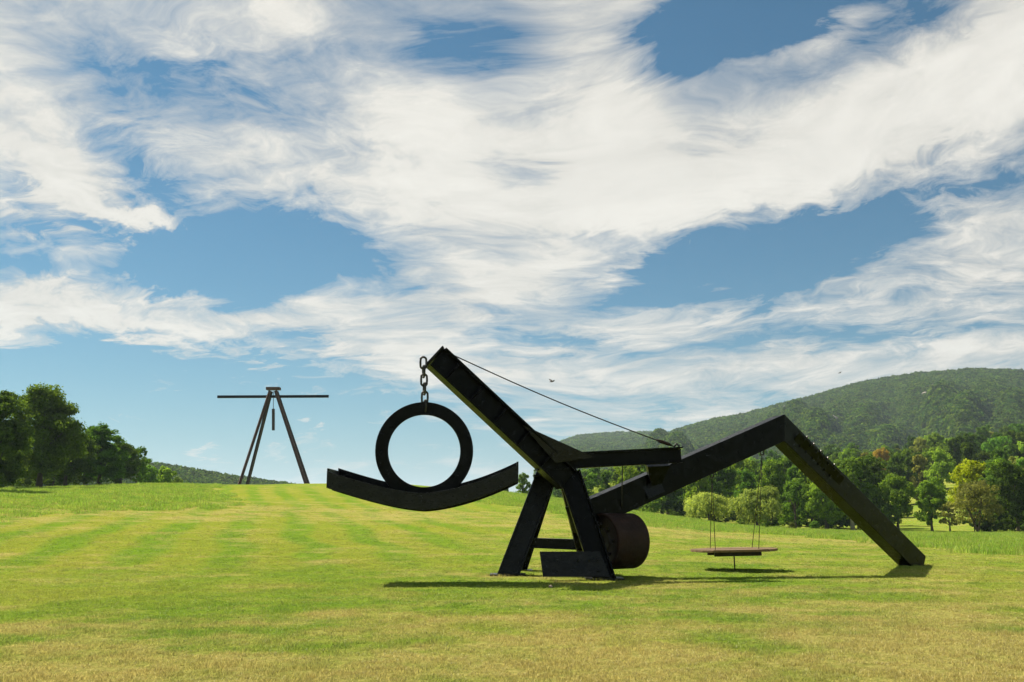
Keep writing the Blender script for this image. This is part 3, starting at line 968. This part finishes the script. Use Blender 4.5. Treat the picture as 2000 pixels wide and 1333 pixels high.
# ------------------------------------------------------------------ far hills with wooded slopes
def blob_object(name, seed, mat):
    """A far tree crown about two units across, made of leaf sprays on a lumpy shell."""
    rs = np.random.RandomState(seed)
    n = 230
    v = rs.normal(size=(n, 3)); v /= np.linalg.norm(v, axis=1)[:, None]
    v[:, 2] = np.abs(v[:, 2]) - 0.25 * (rs.uniform(size=n) < 0.4)
    lump = np.array([1 + 0.42 * mnoise.noise(Vector(q) * 1.9 + Vector((seed * 7.3, 0, 0))) for q in v.tolist()])
    P = v * (lump * rs.uniform(0.72, 1.0, n))[:, None]
    nrm = v + rs.normal(size=(n, 3)) * 0.45; nrm /= np.linalg.norm(nrm, axis=1)[:, None]
    t = np.cross(nrm, rs.normal(size=(n, 3))); t /= np.linalg.norm(t, axis=1)[:, None]
    b = np.cross(nrm, t)
    L = 0.24 * rs.uniform(0.7, 1.3, n)[:, None]
    V = np.stack([P - t * L, P + b * L * .8, P + t * L, P - b * L * .8], 1).reshape(-1, 3)
    me = fast_mesh(name, V, np.arange(4 * n).reshape(-1, 4))
    me.materials.append(mat)
    a = me.attributes.new('tone', 'FLOAT', 'POINT'); a.data.foreach_set('value', np.repeat(rs.uniform(0, 1, n), 4).astype(np.float32))
    return bpy.data.objects.new(name, me)


BLOBS = None
def hill(name, ridge, dist, base_r, z_base, label, size, count, clabel, seed, back=700.0, exp=1.25, rough=1.0):
    """A hill whose skyline runs along the given columns and rows, dist metres away."""
    aa = np.array([az_of(p[0]) for p in ridge])
    zz_ = []
    for p in ridge:
        d = ray(p[0], p[1]); zz_.append(EYE.z + d.z / math.hypot(d.x, d.y) * dist)
    zz_ = np.array(zz_) - size * 0.9
    na, nr = 260, 70
    A = np.linspace(aa[0], aa[-1], na)
    # smooth skyline
    zr = np.interp(A, aa, zz_)
    ker = np.hanning(9); ker /= ker.sum()
    zr = np.convolve(np.pad(zr, 4, mode='edge'), ker, 'valid')
    def hz(a, f, with_noise=True):
        z1 = np.interp(a, A, zr)
        up = z_base + (z1 - z_base) * np.clip(f, 0, 1) ** exp
        dn = z_base + (z1 - z_base) * np.cos(np.clip(f - 1, 0, 1) * math.pi / 2)
        return np.where(f <= 1, up, dn)
    fs = np.linspace(0, 2, nr)
    Ag, Fg = np.meshgrid(A, fs, indexing='ij')
    Rg = np.where(Fg <= 1, base_r + (dist - base_r) * Fg, dist + back * (Fg - 1))
    def rel(a, r, f):
        w = np.clip(f * 2, 0, 1) * np.clip((0.86 - f) / 0.45, 0, 1)
        g = np.sin(a * 43 + seed + r * 0.0025) * 9 + np.sin(a * 97 + r * 0.006 + seed) * 6 + np.sin(a * 191 - r * 0.011) * 3.2
        return g * w * rough
    Zg = hz(Ag, Fg) + rel(Ag, Rg, Fg)
    V = np.stack([Rg * np.sin(Ag), Rg * np.cos(Ag), Zg], -1).reshape(-1, 3)
    i = np.arange(na - 1)[:, None]; j = np.arange(nr - 1)[None, :]
    q = np.stack([i * nr + j, (i + 1) * nr + j, (i + 1) * nr + j + 1, i * nr + j + 1], -1).reshape(-1, 4)
    me = fast_mesh(name, V, q, smooth=True)
    o = link(name, me, M['slope'])
    tag(o, label, kind='structure')
    rs = np.random.RandomState(seed)
    a = rs.uniform(A[0], A[-1], count); f = rs.uniform(0.0, 1.12, count)
    r = np.where(f <= 1, base_r + (dist - base_r) * f, dist + back * (f - 1))
    z = hz(a, f) + rel(a, r, f)
    x, y = r * np.sin(a), r * np.cos(a)
    s = size * rs.uniform(0.55, 1.15, count)
    patch = np.array([mnoise.noise(Vector((u * .006, v * .006, seed))) for u, v in zip(x, y)])
    s = s * (1 + 0.35 * patch)
    cover('canopy', np.stack([x, y, z + s * 0.25], -1), rs.uniform(0, 6.28, count), np.stack([s, s, s * 1.05], -1), rs.normal(0, .15, (count, 2)), BLOBS(), clabel)
    return lambda px, f: (lambda a_: Vector((0, 0, 0)) + Vector((
        (base_r + (dist - base_r) * f) * math.sin(a_), (base_r + (dist - base_r) * f) * math.cos(a_),
        float(hz(np.array([a_]), np.array([f]))[0] + rel(np.array([a_]), np.array([base_r + (dist - base_r) * f]), np.array([f]))[0]))))(az_of(px))


def BLOBS():
    return [blob_object('canopy_crown', 3 + i, M['canopy']) for i in range(6)]


main = hill('mountain', [(1180, 905), (1260, 872), (1330, 838), (1400, 818), (1470, 806), (1540, 788), (1610, 770), (1680, 750), (1750, 737), (1830, 727), (1920, 720), (2000, 722), (2150, 735), (2400, 760), (2700, 800)],
            1750, 640, 6, 'wooded mountain ridge rising to the right', 4.6, 46000, 'unbroken forest canopy on the mountain', 5, exp=1.0, rough=2.2)
hill('hill', [(1050, 915), (1075, 884), (1100, 862), (1135, 851), (1200, 847), (1260, 845), (1330, 846), (1450, 860), (1600, 880)],
     2300, 900, 4, 'lower wooded shoulder of the mountain on its left', 5.6, 18000, 'unbroken forest canopy on the mountain shoulder', 9, exp=0.8, rough=0.5)
hill('hill', [(-500, 860), (-100, 880), (150, 894), (265, 900), (300, 907), (360, 917), (420, 926), (480, 935), (540, 943), (600, 951), (660, 960)],
     850, 420, -14, 'distant wooded hill behind the tall frame', 2.7, 16000, 'forest canopy on the distant left hill', 14, back=400, exp=0.9, rough=0.3)

# pale rock outcrops among the mountain trees
def outcrop(label, px, f, w, h, seed):
    p = main(px, f)
    bm = bmesh.new()
    bmesh.ops.create_icosphere(bm, subdivisions=3, radius=1.0)
    for v in bm.verts:
        d = v.co.copy()
        k = 1 + 0.5 * mnoise.noise(d * 1.7 + Vector((seed * 3.1, 0, 0))) + 0.25 * mnoise.noise(d * 4.3 + Vector((0, seed, 0)))
        q = round(d.z * 5) / 5 * 0.5 + d.z * 0.5
        v.co = Vector((d.x * k * w, d.y * k * 6, q * k * h))
    o = bm_obj('rock_outcrop', bm, M['rock'])
    o.location = p + Vector((0, -3, 3))
    o.rotation_euler = (0, 0, -az_of(px))
    tag(o, label, 'rock', 'rock outcrops on the mountain')


outcrop('pale rock ledge high on the mountain above the beam knee', 1545, 0.88, 9.3, 3.0, 1)
outcrop('low pale ledge left of the beam leg on the mountain', 1572, 0.70, 5.6, 2.0, 2)
outcrop('pale rock face half-way up the mountain, lowest of the ledges', 1632, 0.50, 6.2, 2.5, 3)
outcrop('light rock patch near the right of the mountain face', 1845, 0.66, 6.8, 3.0, 4)
outcrop('small rock patch just left of the right-hand light rock', 1822, 0.62, 4.3, 2.0, 5)

# ------------------------------------------------------------------ air between us and the hills
def haze():
    bm = bmesh.new()
    bmesh.ops.create_cube(bm, size=1.0)
    for v in bm.verts:
        v.co = Vector((v.co.x * 24000, v.co.y * 24000, -30 + (v.co.z + 0.5) * 420))
    m, t = new_mat('haze_air')
    pv = t.new('ShaderNodeVolumePrincipled')
    pv.inputs['Color'].default_value = (0.72, 0.87, 1.0, 1)
    pv.inputs['Density'].default_value = HAZE
    pv.inputs['Anisotropy'].default_value = 0.2
    t.l.new(pv.outputs[0], t.out.inputs['Volume'])
    o = bm_obj('haze', bm, m)
    tag(o, 'thin pale daylight haze over the whole valley', kind='stuff')


HAZE = 0.0001
haze()
#SPLIT3
# ------------------------------------------------------------------ black steel beam sculpture (plain stand-in)
def beam(name, p0, p1, prof, mat, parent, up=Vector((0, 0, 1)), bevel=0.008, **cuts):
    bm = bmesh.new()
    extrude_profile(bm, prof, p0, p1, up, **cuts)
    return bm_obj(name, bm, mat, parent, bevel=bevel)


def plate(name, corners, thick, mat, parent, bevel=0.005):
    """A flat plate: polygon of points thickened along its normal."""
    c = [Vector(p) for p in corners]
    n = (c[1] - c[0]).cross(c[2] - c[0]).normalized() * thick / 2
    bm = bmesh.new()
    a = [bm.verts.new(p - n) for p in c]; b = [bm.verts.new(p + n) for p in c]
    m = len(c)
    for i in range(m):
        bm.faces.new((a[i], a[(i + 1) % m], b[(i + 1) % m], b[i]))
    bm.faces.new(a[::-1]); bm.faces.new(b)
    return bm_obj(name, bm, mat, parent, bevel=bevel)


def rod(name, pts, r, mat, parent, k=8):
    bm = bmesh.new()
    tube(bm, [Vector(p) for p in pts], [r] * len(pts) if not isinstance(r, (list, tuple)) else r, k)
    return bm_obj(name, bm, mat, parent, smooth=True)


def bolts(pts, normal, mat, parent, r=0.035, h=0.04):
    """Hexagonal bolt heads sharing one mesh."""
    bm = bmesh.new()
    bmesh.ops.create_cone(bm, cap_ends=True, segments=6, radius1=r, radius2=r * 0.9, depth=h)
    me = bpy.data.meshes.new('bolt'); bm.to_mesh(me); bm.free(); me.materials.append(mat)
    q = Vector(normal).to_track_quat('Z', 'Y').to_euler()
    for p in pts:
        o = bpy.data.objects.new('bolt', me); COL.objects.link(o)
        o.parent = parent; o.location = Vector(p) - parent.location + Vector(normal) * h * 0.4
        o.rotation_euler = q


def grounded(px, py, lift=0.0):
    p = ground_px(px, py, 60)
    p.z += lift
    return p


base = grounded(1085, 1128)
S = empty('beam_sculpture', (base.x, base.y, base.z))
tag(S, 'large black steel beam sculpture with raised mast and long bent boom', 'sculpture')
ST, ED = M['steel'], M['edge']
legp = h_profile(0.60, 0.46, 0.05, 0.045)
FL, FR = grounded(992, 1124), grounded(1180, 1132)
BL, BR = Vector((FL.x + 0.25, FL.y + 2.5, 0.0)), Vector((FR.x - 0.1, FR.y + 2.6, 0.0))
HL, HR = at(1068, 925, FL.y + 0.35), at(1112, 925, FR.y + 0.35)
KL, KR = HL + Vector((0.05, 1.25, 0)), HR + Vector((0.05, 1.25, 0))
upY = Vector((0, 1, 0))
for a, b, mt in ((FL, HL, ED), (FR, HR, ST), (BL, KL, ST), (BR, KR, ED)):
    a = a - (b - a).normalized() * 0.12
    beam('leg', a, b, [(y, x) for x, y in legp][::-1], mt, S, up=upY)
for p in (FL, FR, BL, BR):
    plate('foot_plate', [p + Vector((-.5, -.4, .02)), p + Vector((.5, -.4, .02)), p + Vector((.5, .4, .02)), p + Vector((-.5, .4, .02))], 0.05, ED, S)
# low cross members tie the legs
def lerp(a, b, f): return a.lerp(b, f)
ff = 0.22
tie0, tie1 = lerp(FL, HL, ff), lerp(FR, HR, ff)
plate('tie_plate', [lerp(FR, HR, .03) + Vector((-1.62, -.33, .0)), lerp(FR, HR, .03) + Vector((.16, -.33, .0)), lerp(FR, HR, .26) + Vector((.10, -.33, 0)), lerp(FR, HR, .26) + Vector((-1.50, -.33, 0))], 0.06, ED, S)
bolts([lerp(FR, HR, .08) + Vector((x, -.37, z)) for x, z in ((-.12, .0), (-.12, .28), (-1.2, .0), (-1.2, .28), (-.35, .28), (-.65, .28))], (0, -1, 0), ED, S)
beam('tie_beam', lerp(BL, KL, .3), lerp(BR, KR, .3), h_profile(.3, .28, .03, .03), ST, S)
cap0, cap1 = (HL + HR) / 2 + Vector((-.62, .1, .12)), (KL + KR) / 2 + Vector((-.62, 0.1, .12))
for dx in (0.12, 1.05):
    beam('cap_beam', cap0 + Vector((dx, -.5, 0)), cap1 + Vector((dx, .35, 0)), h_profile(.42, .4, .04, .04), ST, S)
# mast and tail
m0, m1 = at(1108, 938, 27.5), at(852, 699, 26.4)
beam('mast', m0, m1, h_profile(0.66, 0.52, 0.05, 0.05), ST, S)
tm = (m1 - m0).normalized()
plate('mast_end_plate', [m1 + tm * .03 + Vector((0, sy * .27, 0)) + tm.cross(Vector((0, 1, 0))) * sz * .34 for sy, sz in ((-1, -1), (1, -1), (1, 1), (-1, 1))], 0.05, ED, S)
# web stiffeners, a splice and a scuffed lift lug along the mast
mn = tm.cross(Vector((0, 1, 0))).normalized()
for f in (.16, .34, .52, .70, .88):
    p = m0.lerp(m1, f)
    plate('stiffener', [p + Vector((0, -.25, 0)) - mn * .275, p + Vector((0, -.028, 0)) - mn * .275, p + Vector((0, -.028, 0)) + mn * .275, p + Vector((0, -.25, 0)) + mn * .275], 0.025, ST, S, 0)
t0, t1 = at(1045, 904, 27.4), at(1330, 889, 28.3)
beam('tail_beam', t0, t1, h_profile(0.44, 0.40, 0.04, 0.04), ST, S)
plate('gusset', [at(1085, 905, 27.18), at(1160, 893, 27.3), at(1020, 830, 27.0)], 0.05, ED, S)
# stay cable with turnbuckle
c0, c1 = at(868, 686, 26.4), at(1318, 873, 28.25)
pts = [c0.lerp(c1, i / 14) - Vector((0, 0, .10 * math.sin(math.pi * i / 14))) for i in range(15)]
rod('stay_cable', pts, 0.016, M['cable'], S, 6)
rod('turnbuckle', [c0.lerp(c1, .915) + Vector((0, 0, -.02)), c0.lerp(c1, .93) + Vector((0, 0, -.02)), c0.lerp(c1, .97), c0.lerp(c1, .985)], [.022, .048, .048, .022], M['rust'], S)
rod('shackle', [c1 + Vector((-.02, 0, .0)), c1 + Vector((.05, 0, .09)), c1 + Vector((.12, 0, .02)), c1 + Vector((.10, 0, -.08))], .03, M['chain'], S)
# bent boom
b0, bk, b1 = at(1120, 1016, 28.0), at(1520, 838, 30.9), grounded(1790, 1104)
ta_, tb_ = (bk - b0).normalized(), (b1 - bk).normalized()
mit = (ta_ + tb_).normalized()
boomp = box_profile(0.76, 0.50)
beam('boom', b0, bk, boomp, ST, S, cut1=mit, bevel=0.015)
bf = beam('boom_leg', bk, b1 + tb_ * 0.05, boomp, ST, S, cut0=mit, bevel=0.015)
nb_ = tb_.cross(Vector((0, 1, 0))).normalized()
sd = nb_.cross(tb_).normalized()
sd = sd if sd.y < 0 else -sd
bolts([bk + tb_ * (0.9 + .36 * i) + sd * .267 + nb_ * q for i in range(6) for q in (-.24, .02, .26)], sd, ED, S, 0.036, 0.05)
up_n = nb_ if nb_.z > 0 else -nb_
bolts([bk + tb_ * (1.1 + .42 * i) + up_n * .40 + sd * .1 for i in range(5)], up_n, M['chain'], S, 0.04, 0.07)
plate('weld_strip', [b1 - tb_ * .62 + sd * .258 + nb_ * .36, b1 - tb_ * .60 + sd * .258 + nb_ * .36, b1 - tb_ * .60 + sd * .258 - nb_ * .36, b1 - tb_ * .62 + sd * .258 - nb_ * .36], 0.012, M['chain'], S, 0)
for o_, t_, n0, lo, hi in ((b0, ta_, None, 2.3, 2.9), (bk, tb_, nb_, .55, 3.3)):
    nn = t_.cross(Vector((0, 1, 0))).normalized(); s2 = nn.cross(t_).normalized(); s2 = s2 if s2.y < 0 else -s2
    plate('splice_plate', [o_ + t_ * lo + s2 * .254 + nn * .31, o_ + t_ * hi + s2 * .254 + nn * .31, o_ + t_ * hi + s2 * .254 - nn * .31, o_ + t_ * lo + s2 * .254 - nn * .31], 0.022, ED if n0 is None else ST, S, 0.004)
plate('boom_bracket', [at(1262, 908, 28.5), at(1305, 906, 28.6), at(1290, 940, 28.8), at(1270, 946, 28.7)], 0.3, ST, S)


# ------------------------------------------------------------------ chain, hoop and dish hung from the mast
def torus_link(bm, c, L, w, r, rot, k=16, m=8):
    rings = []
    for i in range(k):
        a = 2 * math.pi * i / k
        x, z = w * math.cos(a), (L / 2 - w) * (1 if math.sin(a) > 0.01 else (-1 if math.sin(a) < -0.01 else 0)) + w * math.sin(a)
        t = Vector((-math.sin(a), 0, math.cos(a)))
        nrm = Vector((math.cos(a), 0, math.sin(a)))
        ring = []
        for j in range(m):
            b = 2 * math.pi * j / m
            p = Vector((x, 0, z)) + (nrm * math.cos(b) + Vector((0, 1, 0)) * math.sin(b)) * r
            ring.append(bm.verts.new(Matrix.Rotation(rot, 3, 'Z') @ p + c))
        rings.append(ring)
    for i in range(k):
        for j in range(m):
            bm.faces.new((rings[i][j], rings[(i + 1) % k][j], rings[(i + 1) % k][(j + 1) % m], rings[i][(j + 1) % m]))


HY = 26.38
top, hoop_c = at(827, 708, HY), at(829, 881, HY)
HR_ = 1.29
low = Vector((hoop_c.x, HY, hoop_c.z + HR_ - 0.20))
CH = empty('lifting_chain', low)
tag(CH, 'heavy steel chain hanging from the tip of the mast', 'chain')
span = top.z + 0.12 - low.z
nl = 6
for i in range(nl):
    bm = bmesh.new()
    c = Vector((top.x * (1 - i / (nl - 1)) + low.x * (i / (nl - 1)), HY, top.z + 0.1 - span * (i + 0.5) / nl))
    torus_link(bm, c, span / nl * 1.36, 0.082, 0.030, RAD(20 + 90 * (i % 2)))
    bm_obj('link', bm, M['chain'], CH, smooth=True)

D = empty('hanging_dish', (hoop_c.x, HY, hoop_c.z - HR_))
tag(D, 'black steel dish with a plain upright hoop hung from the chain', 'dish')
bm = bmesh.new()
NS = 64
ringv = []
yaw = Matrix.Rotation(RAD(8), 3, 'Z')
for i in range(NS):
    a = 2 * math.pi * i / NS
    for rr_, yy in ((HR_, -.045), (HR_, .045), (HR_ - .34, .045), (HR_ - .34, -.045)):
        ringv.append(bm.verts.new(hoop_c + yaw @ Vector((rr_ * math.cos(a), yy, rr_ * math.sin(a)))))
for i in range(NS):
    for j in range(4):
        bm.faces.new((ringv[i * 4 + j], ringv[((i + 1) % NS) * 4 + j], ringv[((i + 1) % NS) * 4 + (j + 1) % 4], ringv[i * 4 + (j + 1) % 4]))
bm_obj('hoop', bm, ST, D, bevel=0.008)
# shallow curved dish: floor plate, two rim plates and end lips
e0, e1 = at(650, 925, HY), at(1012, 912, HY)
zb = hoop_c.z - HR_ - 0.03
def dish(f):
    x = e0.x + (e1.x - e0.x) * f
    ends = e0.z + (e1.z - e0.z) * f
    q = abs(2 * f - 1) ** 1.55
    return Vector((x, HY, zb + (ends - 0.18 - zb) * q))
ND = 36
def strip(name, y0, y1, h0, h1, mat):
    bm = bmesh.new()
    rows = []
    for i in range(ND + 1):
        p = dish(i / ND)
        rows.append([bm.verts.new(p + Vector((0, y, h))) for y, h in ((y0, h0), (y1, h0), (y1, h1), (y0, h1))])
    for a, b in zip(rows, rows[1:]):
        for j in range(4):
            bm.faces.new((a[j], a[(j + 1) % 4], b[(j + 1) % 4], b[j]))
    bm.faces.new(rows[0][::-1]); bm.faces.new(rows[-1])
    return bm_obj(name, bm, mat, D, bevel=0.006)
strip('floor_plate', -.80, .80, -.06, 0.0, ST)
strip('rim_plate', -.85, -.803, -.22, .20, ED)
strip('rim_plate', .803, .85, -.22, .36, ST)
strip('rib', -.06, .06, -.26, -.063, ST)
for f in (0.004, 0.996):
    p = dish(f)
    plate('end_lip', [p + Vector((0, -.80, 0.004)), p + Vector((0, .80, .004)), p + Vector((0, .80, .28)), p + Vector((0, -.80, .28))], 0.05, ED, D)


# ------------------------------------------------------------------ drum and plank platform
def drum():
    c = at(1203, 1057, 28.3)
    R, L = 0.765, 1.18
    ax = Vector((-0.80, -0.60, 0.0)).normalized()
    e = empty('steel_drum', (c.x, c.y, c.z - R))
    tag(e, 'rust-brown steel drum hanging low beside the trestle', 'drum')
    q = ax.to_track_quat('Z', 'Y').to_matrix()
    def lathe(name, prof, mat, smooth=True):
        bm = bmesh.new(); K = 56
        rows = [[bm.verts.new(c + q @ Vector((r * math.cos(2 * math.pi * j / K), r * math.sin(2 * math.pi * j / K), z))) for j in range(K)] for z, r in prof]
        for a, b in zip(rows, rows[1:]):
            for j in range(K):
                bm.faces.new((a[j], a[(j + 1) % K], b[(j + 1) % K], b[j]))
        bm.faces.new(rows[0][::-1]); bm.faces.new(rows[-1])
        o = bm_obj(name, bm, mat, e, smooth=smooth)
        md = o.modifiers.new('split', 'EDGE_SPLIT'); md.split_angle = RAD(40)
        return o
    lathe('shell', [(-L / 2, R - .05), (-L / 2 + .03, R), (L / 2 - .02, R), (L / 2, R - .02), (L / 2, R - .07), (L / 2 - .07, R - .075)], M['rust'])
    lathe('end_plate', [(L / 2 - .068, R - .076), (L / 2 - .05, R - .076), (L / 2 - .05, .36), (L / 2 - .02, .34), (L / 2 - .02, .13), (L / 2 + .05, .12), (L / 2 + .05, .04)], M['rustdark'])
    side = Vector((0, 0, 1)).cross(ax).normalized()
    bolts([c + ax * (L / 2 - .03) + (side * math.cos(t) + Vector((0, 0, 1)) * math.sin(t)) * .47 for t in [i * math.pi / 4 for i in range(8)]], ax, M['chain'], e, 0.05, 0.09)
    tp = c + Vector((0.18, 0.1, R))
    hk = t0.lerp(t1, (tp.x - t0.x) / (t1.x - t0.x)); hook = hk - Vector((0, 0, .21))
    rod('hanging_rod', [tp - Vector((0, 0, .03)), tp.lerp(hook, .55), hook], .016, M['cable'], e, 6)
    rod('lifting_eye', [tp + Vector((-.07, 0, -.01)), tp + Vector((-.05, 0, .08)), tp + Vector((.05, 0, .08)), tp + Vector((.07, 0, -.01))], .018, M['chain'], e, 6)
    return e


drum()


def platform():
    g = grounded(1433, 1114)
    c = at(1433, 1074, g.y)
    e = empty('plank_platform', g)
    tag(e, 'round wooden plank platform hung by cables under the boom', 'platform')
    R = 1.34
    n = 9
    w = 2 * R / n
    tilt = 0.020
    def zt(x): return c.z + tilt * (x - c.x)
    for i in range(n):
        y0 = -R + i * w + .008; y1 = -R + (i + 1) * w - .008
        xo0 = math.sqrt(max(R * R - y0 * y0, .15)); xo1 = math.sqrt(max(R * R - y1 * y1, .15))
        co = [(-xo0, y0), (xo0, y0), (xo1, y1), (-xo1, y1)]
        bm = bmesh.new()
        dz = random.uniform(-.006, .006)
        lo = [bm.verts.new((c.x + x, c.y + y, zt(c.x + x) - .035 + dz)) for x, y in co]
        hi = [bm.verts.new((c.x + x, c.y + y, zt(c.x + x) + .035 + dz)) for x, y in co]
        for j in range(4):
            bm.faces.new((lo[j], lo[(j + 1) % 4], hi[(j + 1) % 4], hi[j]))
        bm.faces.new(lo[::-1]); bm.faces.new(hi)
        bm_obj('plank', bm, M['wood'], e, bevel=0.006)
    for dy in (-.55, .55):
        beam('bearer', Vector((c.x - .72, c.y + dy, zt(c.x - .72) - .11)), Vector((c.x + .72, c.y + dy, zt(c.x + .72) - .11)), box_profile(.13, .16), M['rustdark'], e)
    rod('ground_rod', [Vector((c.x, c.y, c.z - .05)), Vector((c.x + .01, c.y, g.z - .05))], .022, M['cable'], e, 6)
    for (px, py, dx) in ((1379, 920, -.66), (1477, 874, .68)):
        # the hook hangs from the underside of the boom at that column
        f = min((abs((b0.lerp(bk, q / 200).x / b0.lerp(bk, q / 200).y) - ray(px, py).x / ray(px, py).y), q) for q in range(201))[1] / 200
        nn = ta_.cross(Vector((0, 1, 0))).normalized(); nn = nn if nn.z < 0 else -nn
        tpt = b0.lerp(bk, f) + nn * .42
        bm = bmesh.new(); torus_link(bm, tpt + Vector((0, 0, .02)), .26, .07, .022, RAD(30)); bm_obj('hook_link', bm, M['chain'], e, smooth=True)
        for dy in (-.55, .55):
            rod('hanging_cable', [tpt - Vector((0, 0, .08)), Vector((c.x + dx + .05 * dy, c.y + dy, zt(c.x + dx) + .03))], .011, M['cable'], e, 5)


platform()

# ------------------------------------------------------------------ rust-brown frame on the far crest (plain stand-in)
def far_frame():
    Yf = 194.0
    def gz(px, Y):
        x = at(px, 900, Y).x
        return Vector((x, Y, hgt(x, Y)))
    e = empty('tall_frame', gz(535, Yf))
    tag(e, 'tall rust-brown A-shaped steel frame with long crossbar on the crest', 'sculpture')
    RR = M['rustred']
    prof = h_profile(.52, .48, .09, .09)
    apex = at(534, 764, Yf + 3)
    feet = [gz(466, Yf), gz(602, Yf), gz(482, Yf + 7), gz(608, Yf + 7)]
    for i, f in enumerate(feet):
        hd = apex + Vector(((-.55 if i % 2 == 0 else .55), -.5 if i < 2 else .6, 0))
        beam('leg', f - Vector((0, 0, .3)), hd, prof, RR if i < 2 else M['rustdark'], e, bevel=0.02)
    beam('cap_beam', apex + Vector((-1.35, 0, .45)), apex + Vector((1.35, 0, .45)), box_profile(.55, 1.5), RR, e, bevel=0.03)
    bl, br = gz(455, Yf), gz(616, Yf)
    beam('base_beam', bl + Vector((0, 0, .16)), br + Vector((0, 0, .16)), box_profile(.36, .5), RR, e, bevel=0.02)
    beam('base_beam', gz(470, Yf + 7) + Vector((0, 0, .16)), gz(612, Yf + 7) + Vector((0, 0, .16)), box_profile(.36, .5), M['rustdark'], e, bevel=0.02)
    cb0, cb1 = at(425, 775.5, Yf + 3.1), at(642, 774.5, Yf + 3.1)
    beam('crossbar', cb0, cb1, box_profile(.52, .5), ST, e, bevel=0.02)
    wz = at(534, 790, Yf + 3.1)
    rod('cable', [apex + Vector((0, .1, -.1)), at(534, 800, Yf + 3.1)], .06, M['cable'], e, 6)
    beam('hanging_weight', at(534, 799, Yf + 3.1), at(534, 841, Yf + 3.1), box_profile(.5, .5), M['rustdark'], e, bevel=0.04)


far_frame()

# ------------------------------------------------------------------ birds and a stone
def bird(label, px, py, Y, span, flap, yaw):
    c = at(px, py, Y)
    bm = bmesh.new()
    s = span / 2
    tube(bm, [(-.52 * s, 0, 0), (-.30 * s, 0, .02 * s), (0, 0, .02 * s), (.30 * s, 0, .05 * s), (.42 * s, 0, .08 * s), (.52 * s, 0, .07 * s)], [.03 * s, .07 * s, .11 * s, .09 * s, .07 * s, .01 * s], 8)
    for sg in (-1, 1):
        st = [(.22 * s, 0, .05 * s), (.28 * s, .5 * s, .05 * s + flap * .55 * s), (.05 * s, 1.0 * s, .05 * s + flap * s)]
        ba = [(-.20 * s, 0, .05 * s), (-.14 * s, .5 * s, .04 * s + flap * .5 * s), (-.10 * s, 1.0 * s, .04 * s + flap * s)]
        up_ = [[bm.verts.new((x, sg * y, z + .015 * s)) for x, y, z in row] for row in (st, ba)]
        dn_ = [[bm.verts.new((x, sg * y, z - .01 * s)) for x, y, z in row] for row in (st, ba)]
        for i in range(2):
            bm.faces.new((up_[0][i], up_[0][i + 1], up_[1][i + 1], up_[1][i]))
            bm.faces.new((dn_[0][i], dn_[1][i], dn_[1][i + 1], dn_[0][i + 1]))
            bm.faces.new((up_[0][i], dn_[0][i], dn_[0][i + 1], up_[0][i + 1]))
            bm.faces.new((up_[1][i + 1], dn_[1][i + 1], dn_[1][i], up_[1][i]))
        bm.faces.new((up_[0][2], dn_[0][2], dn_[1][2], up_[1][2]))
    o = bm_obj('bird', bm, M['feather'])
    o.location = c; o.rotation_euler = (RAD(12), RAD(-8), yaw)
    tag(o, label, 'bird', 'birds in flight')


bird('small dark bird gliding above the stay cable', 1078, 746, 55, 0.62, .35, RAD(25))
bird('tiny distant bird over the mountain ridge', 1640, 729, 110, 0.55, .2, RAD(200))

g = grounded(1076, 1149)
bm = bmesh.new(); bmesh.ops.create_icosphere(bm, subdivisions=2, radius=0.05)
for v in bm.verts:
    v.co *= 1 + .4 * mnoise.noise(v.co * 30)
    v.co.z *= .7
o = bm_obj('stone', bm, M['stone']); o.location = g + Vector((0, 0, .035))
tag(o, 'small tan stone in the grass before the trestle', 'stone')
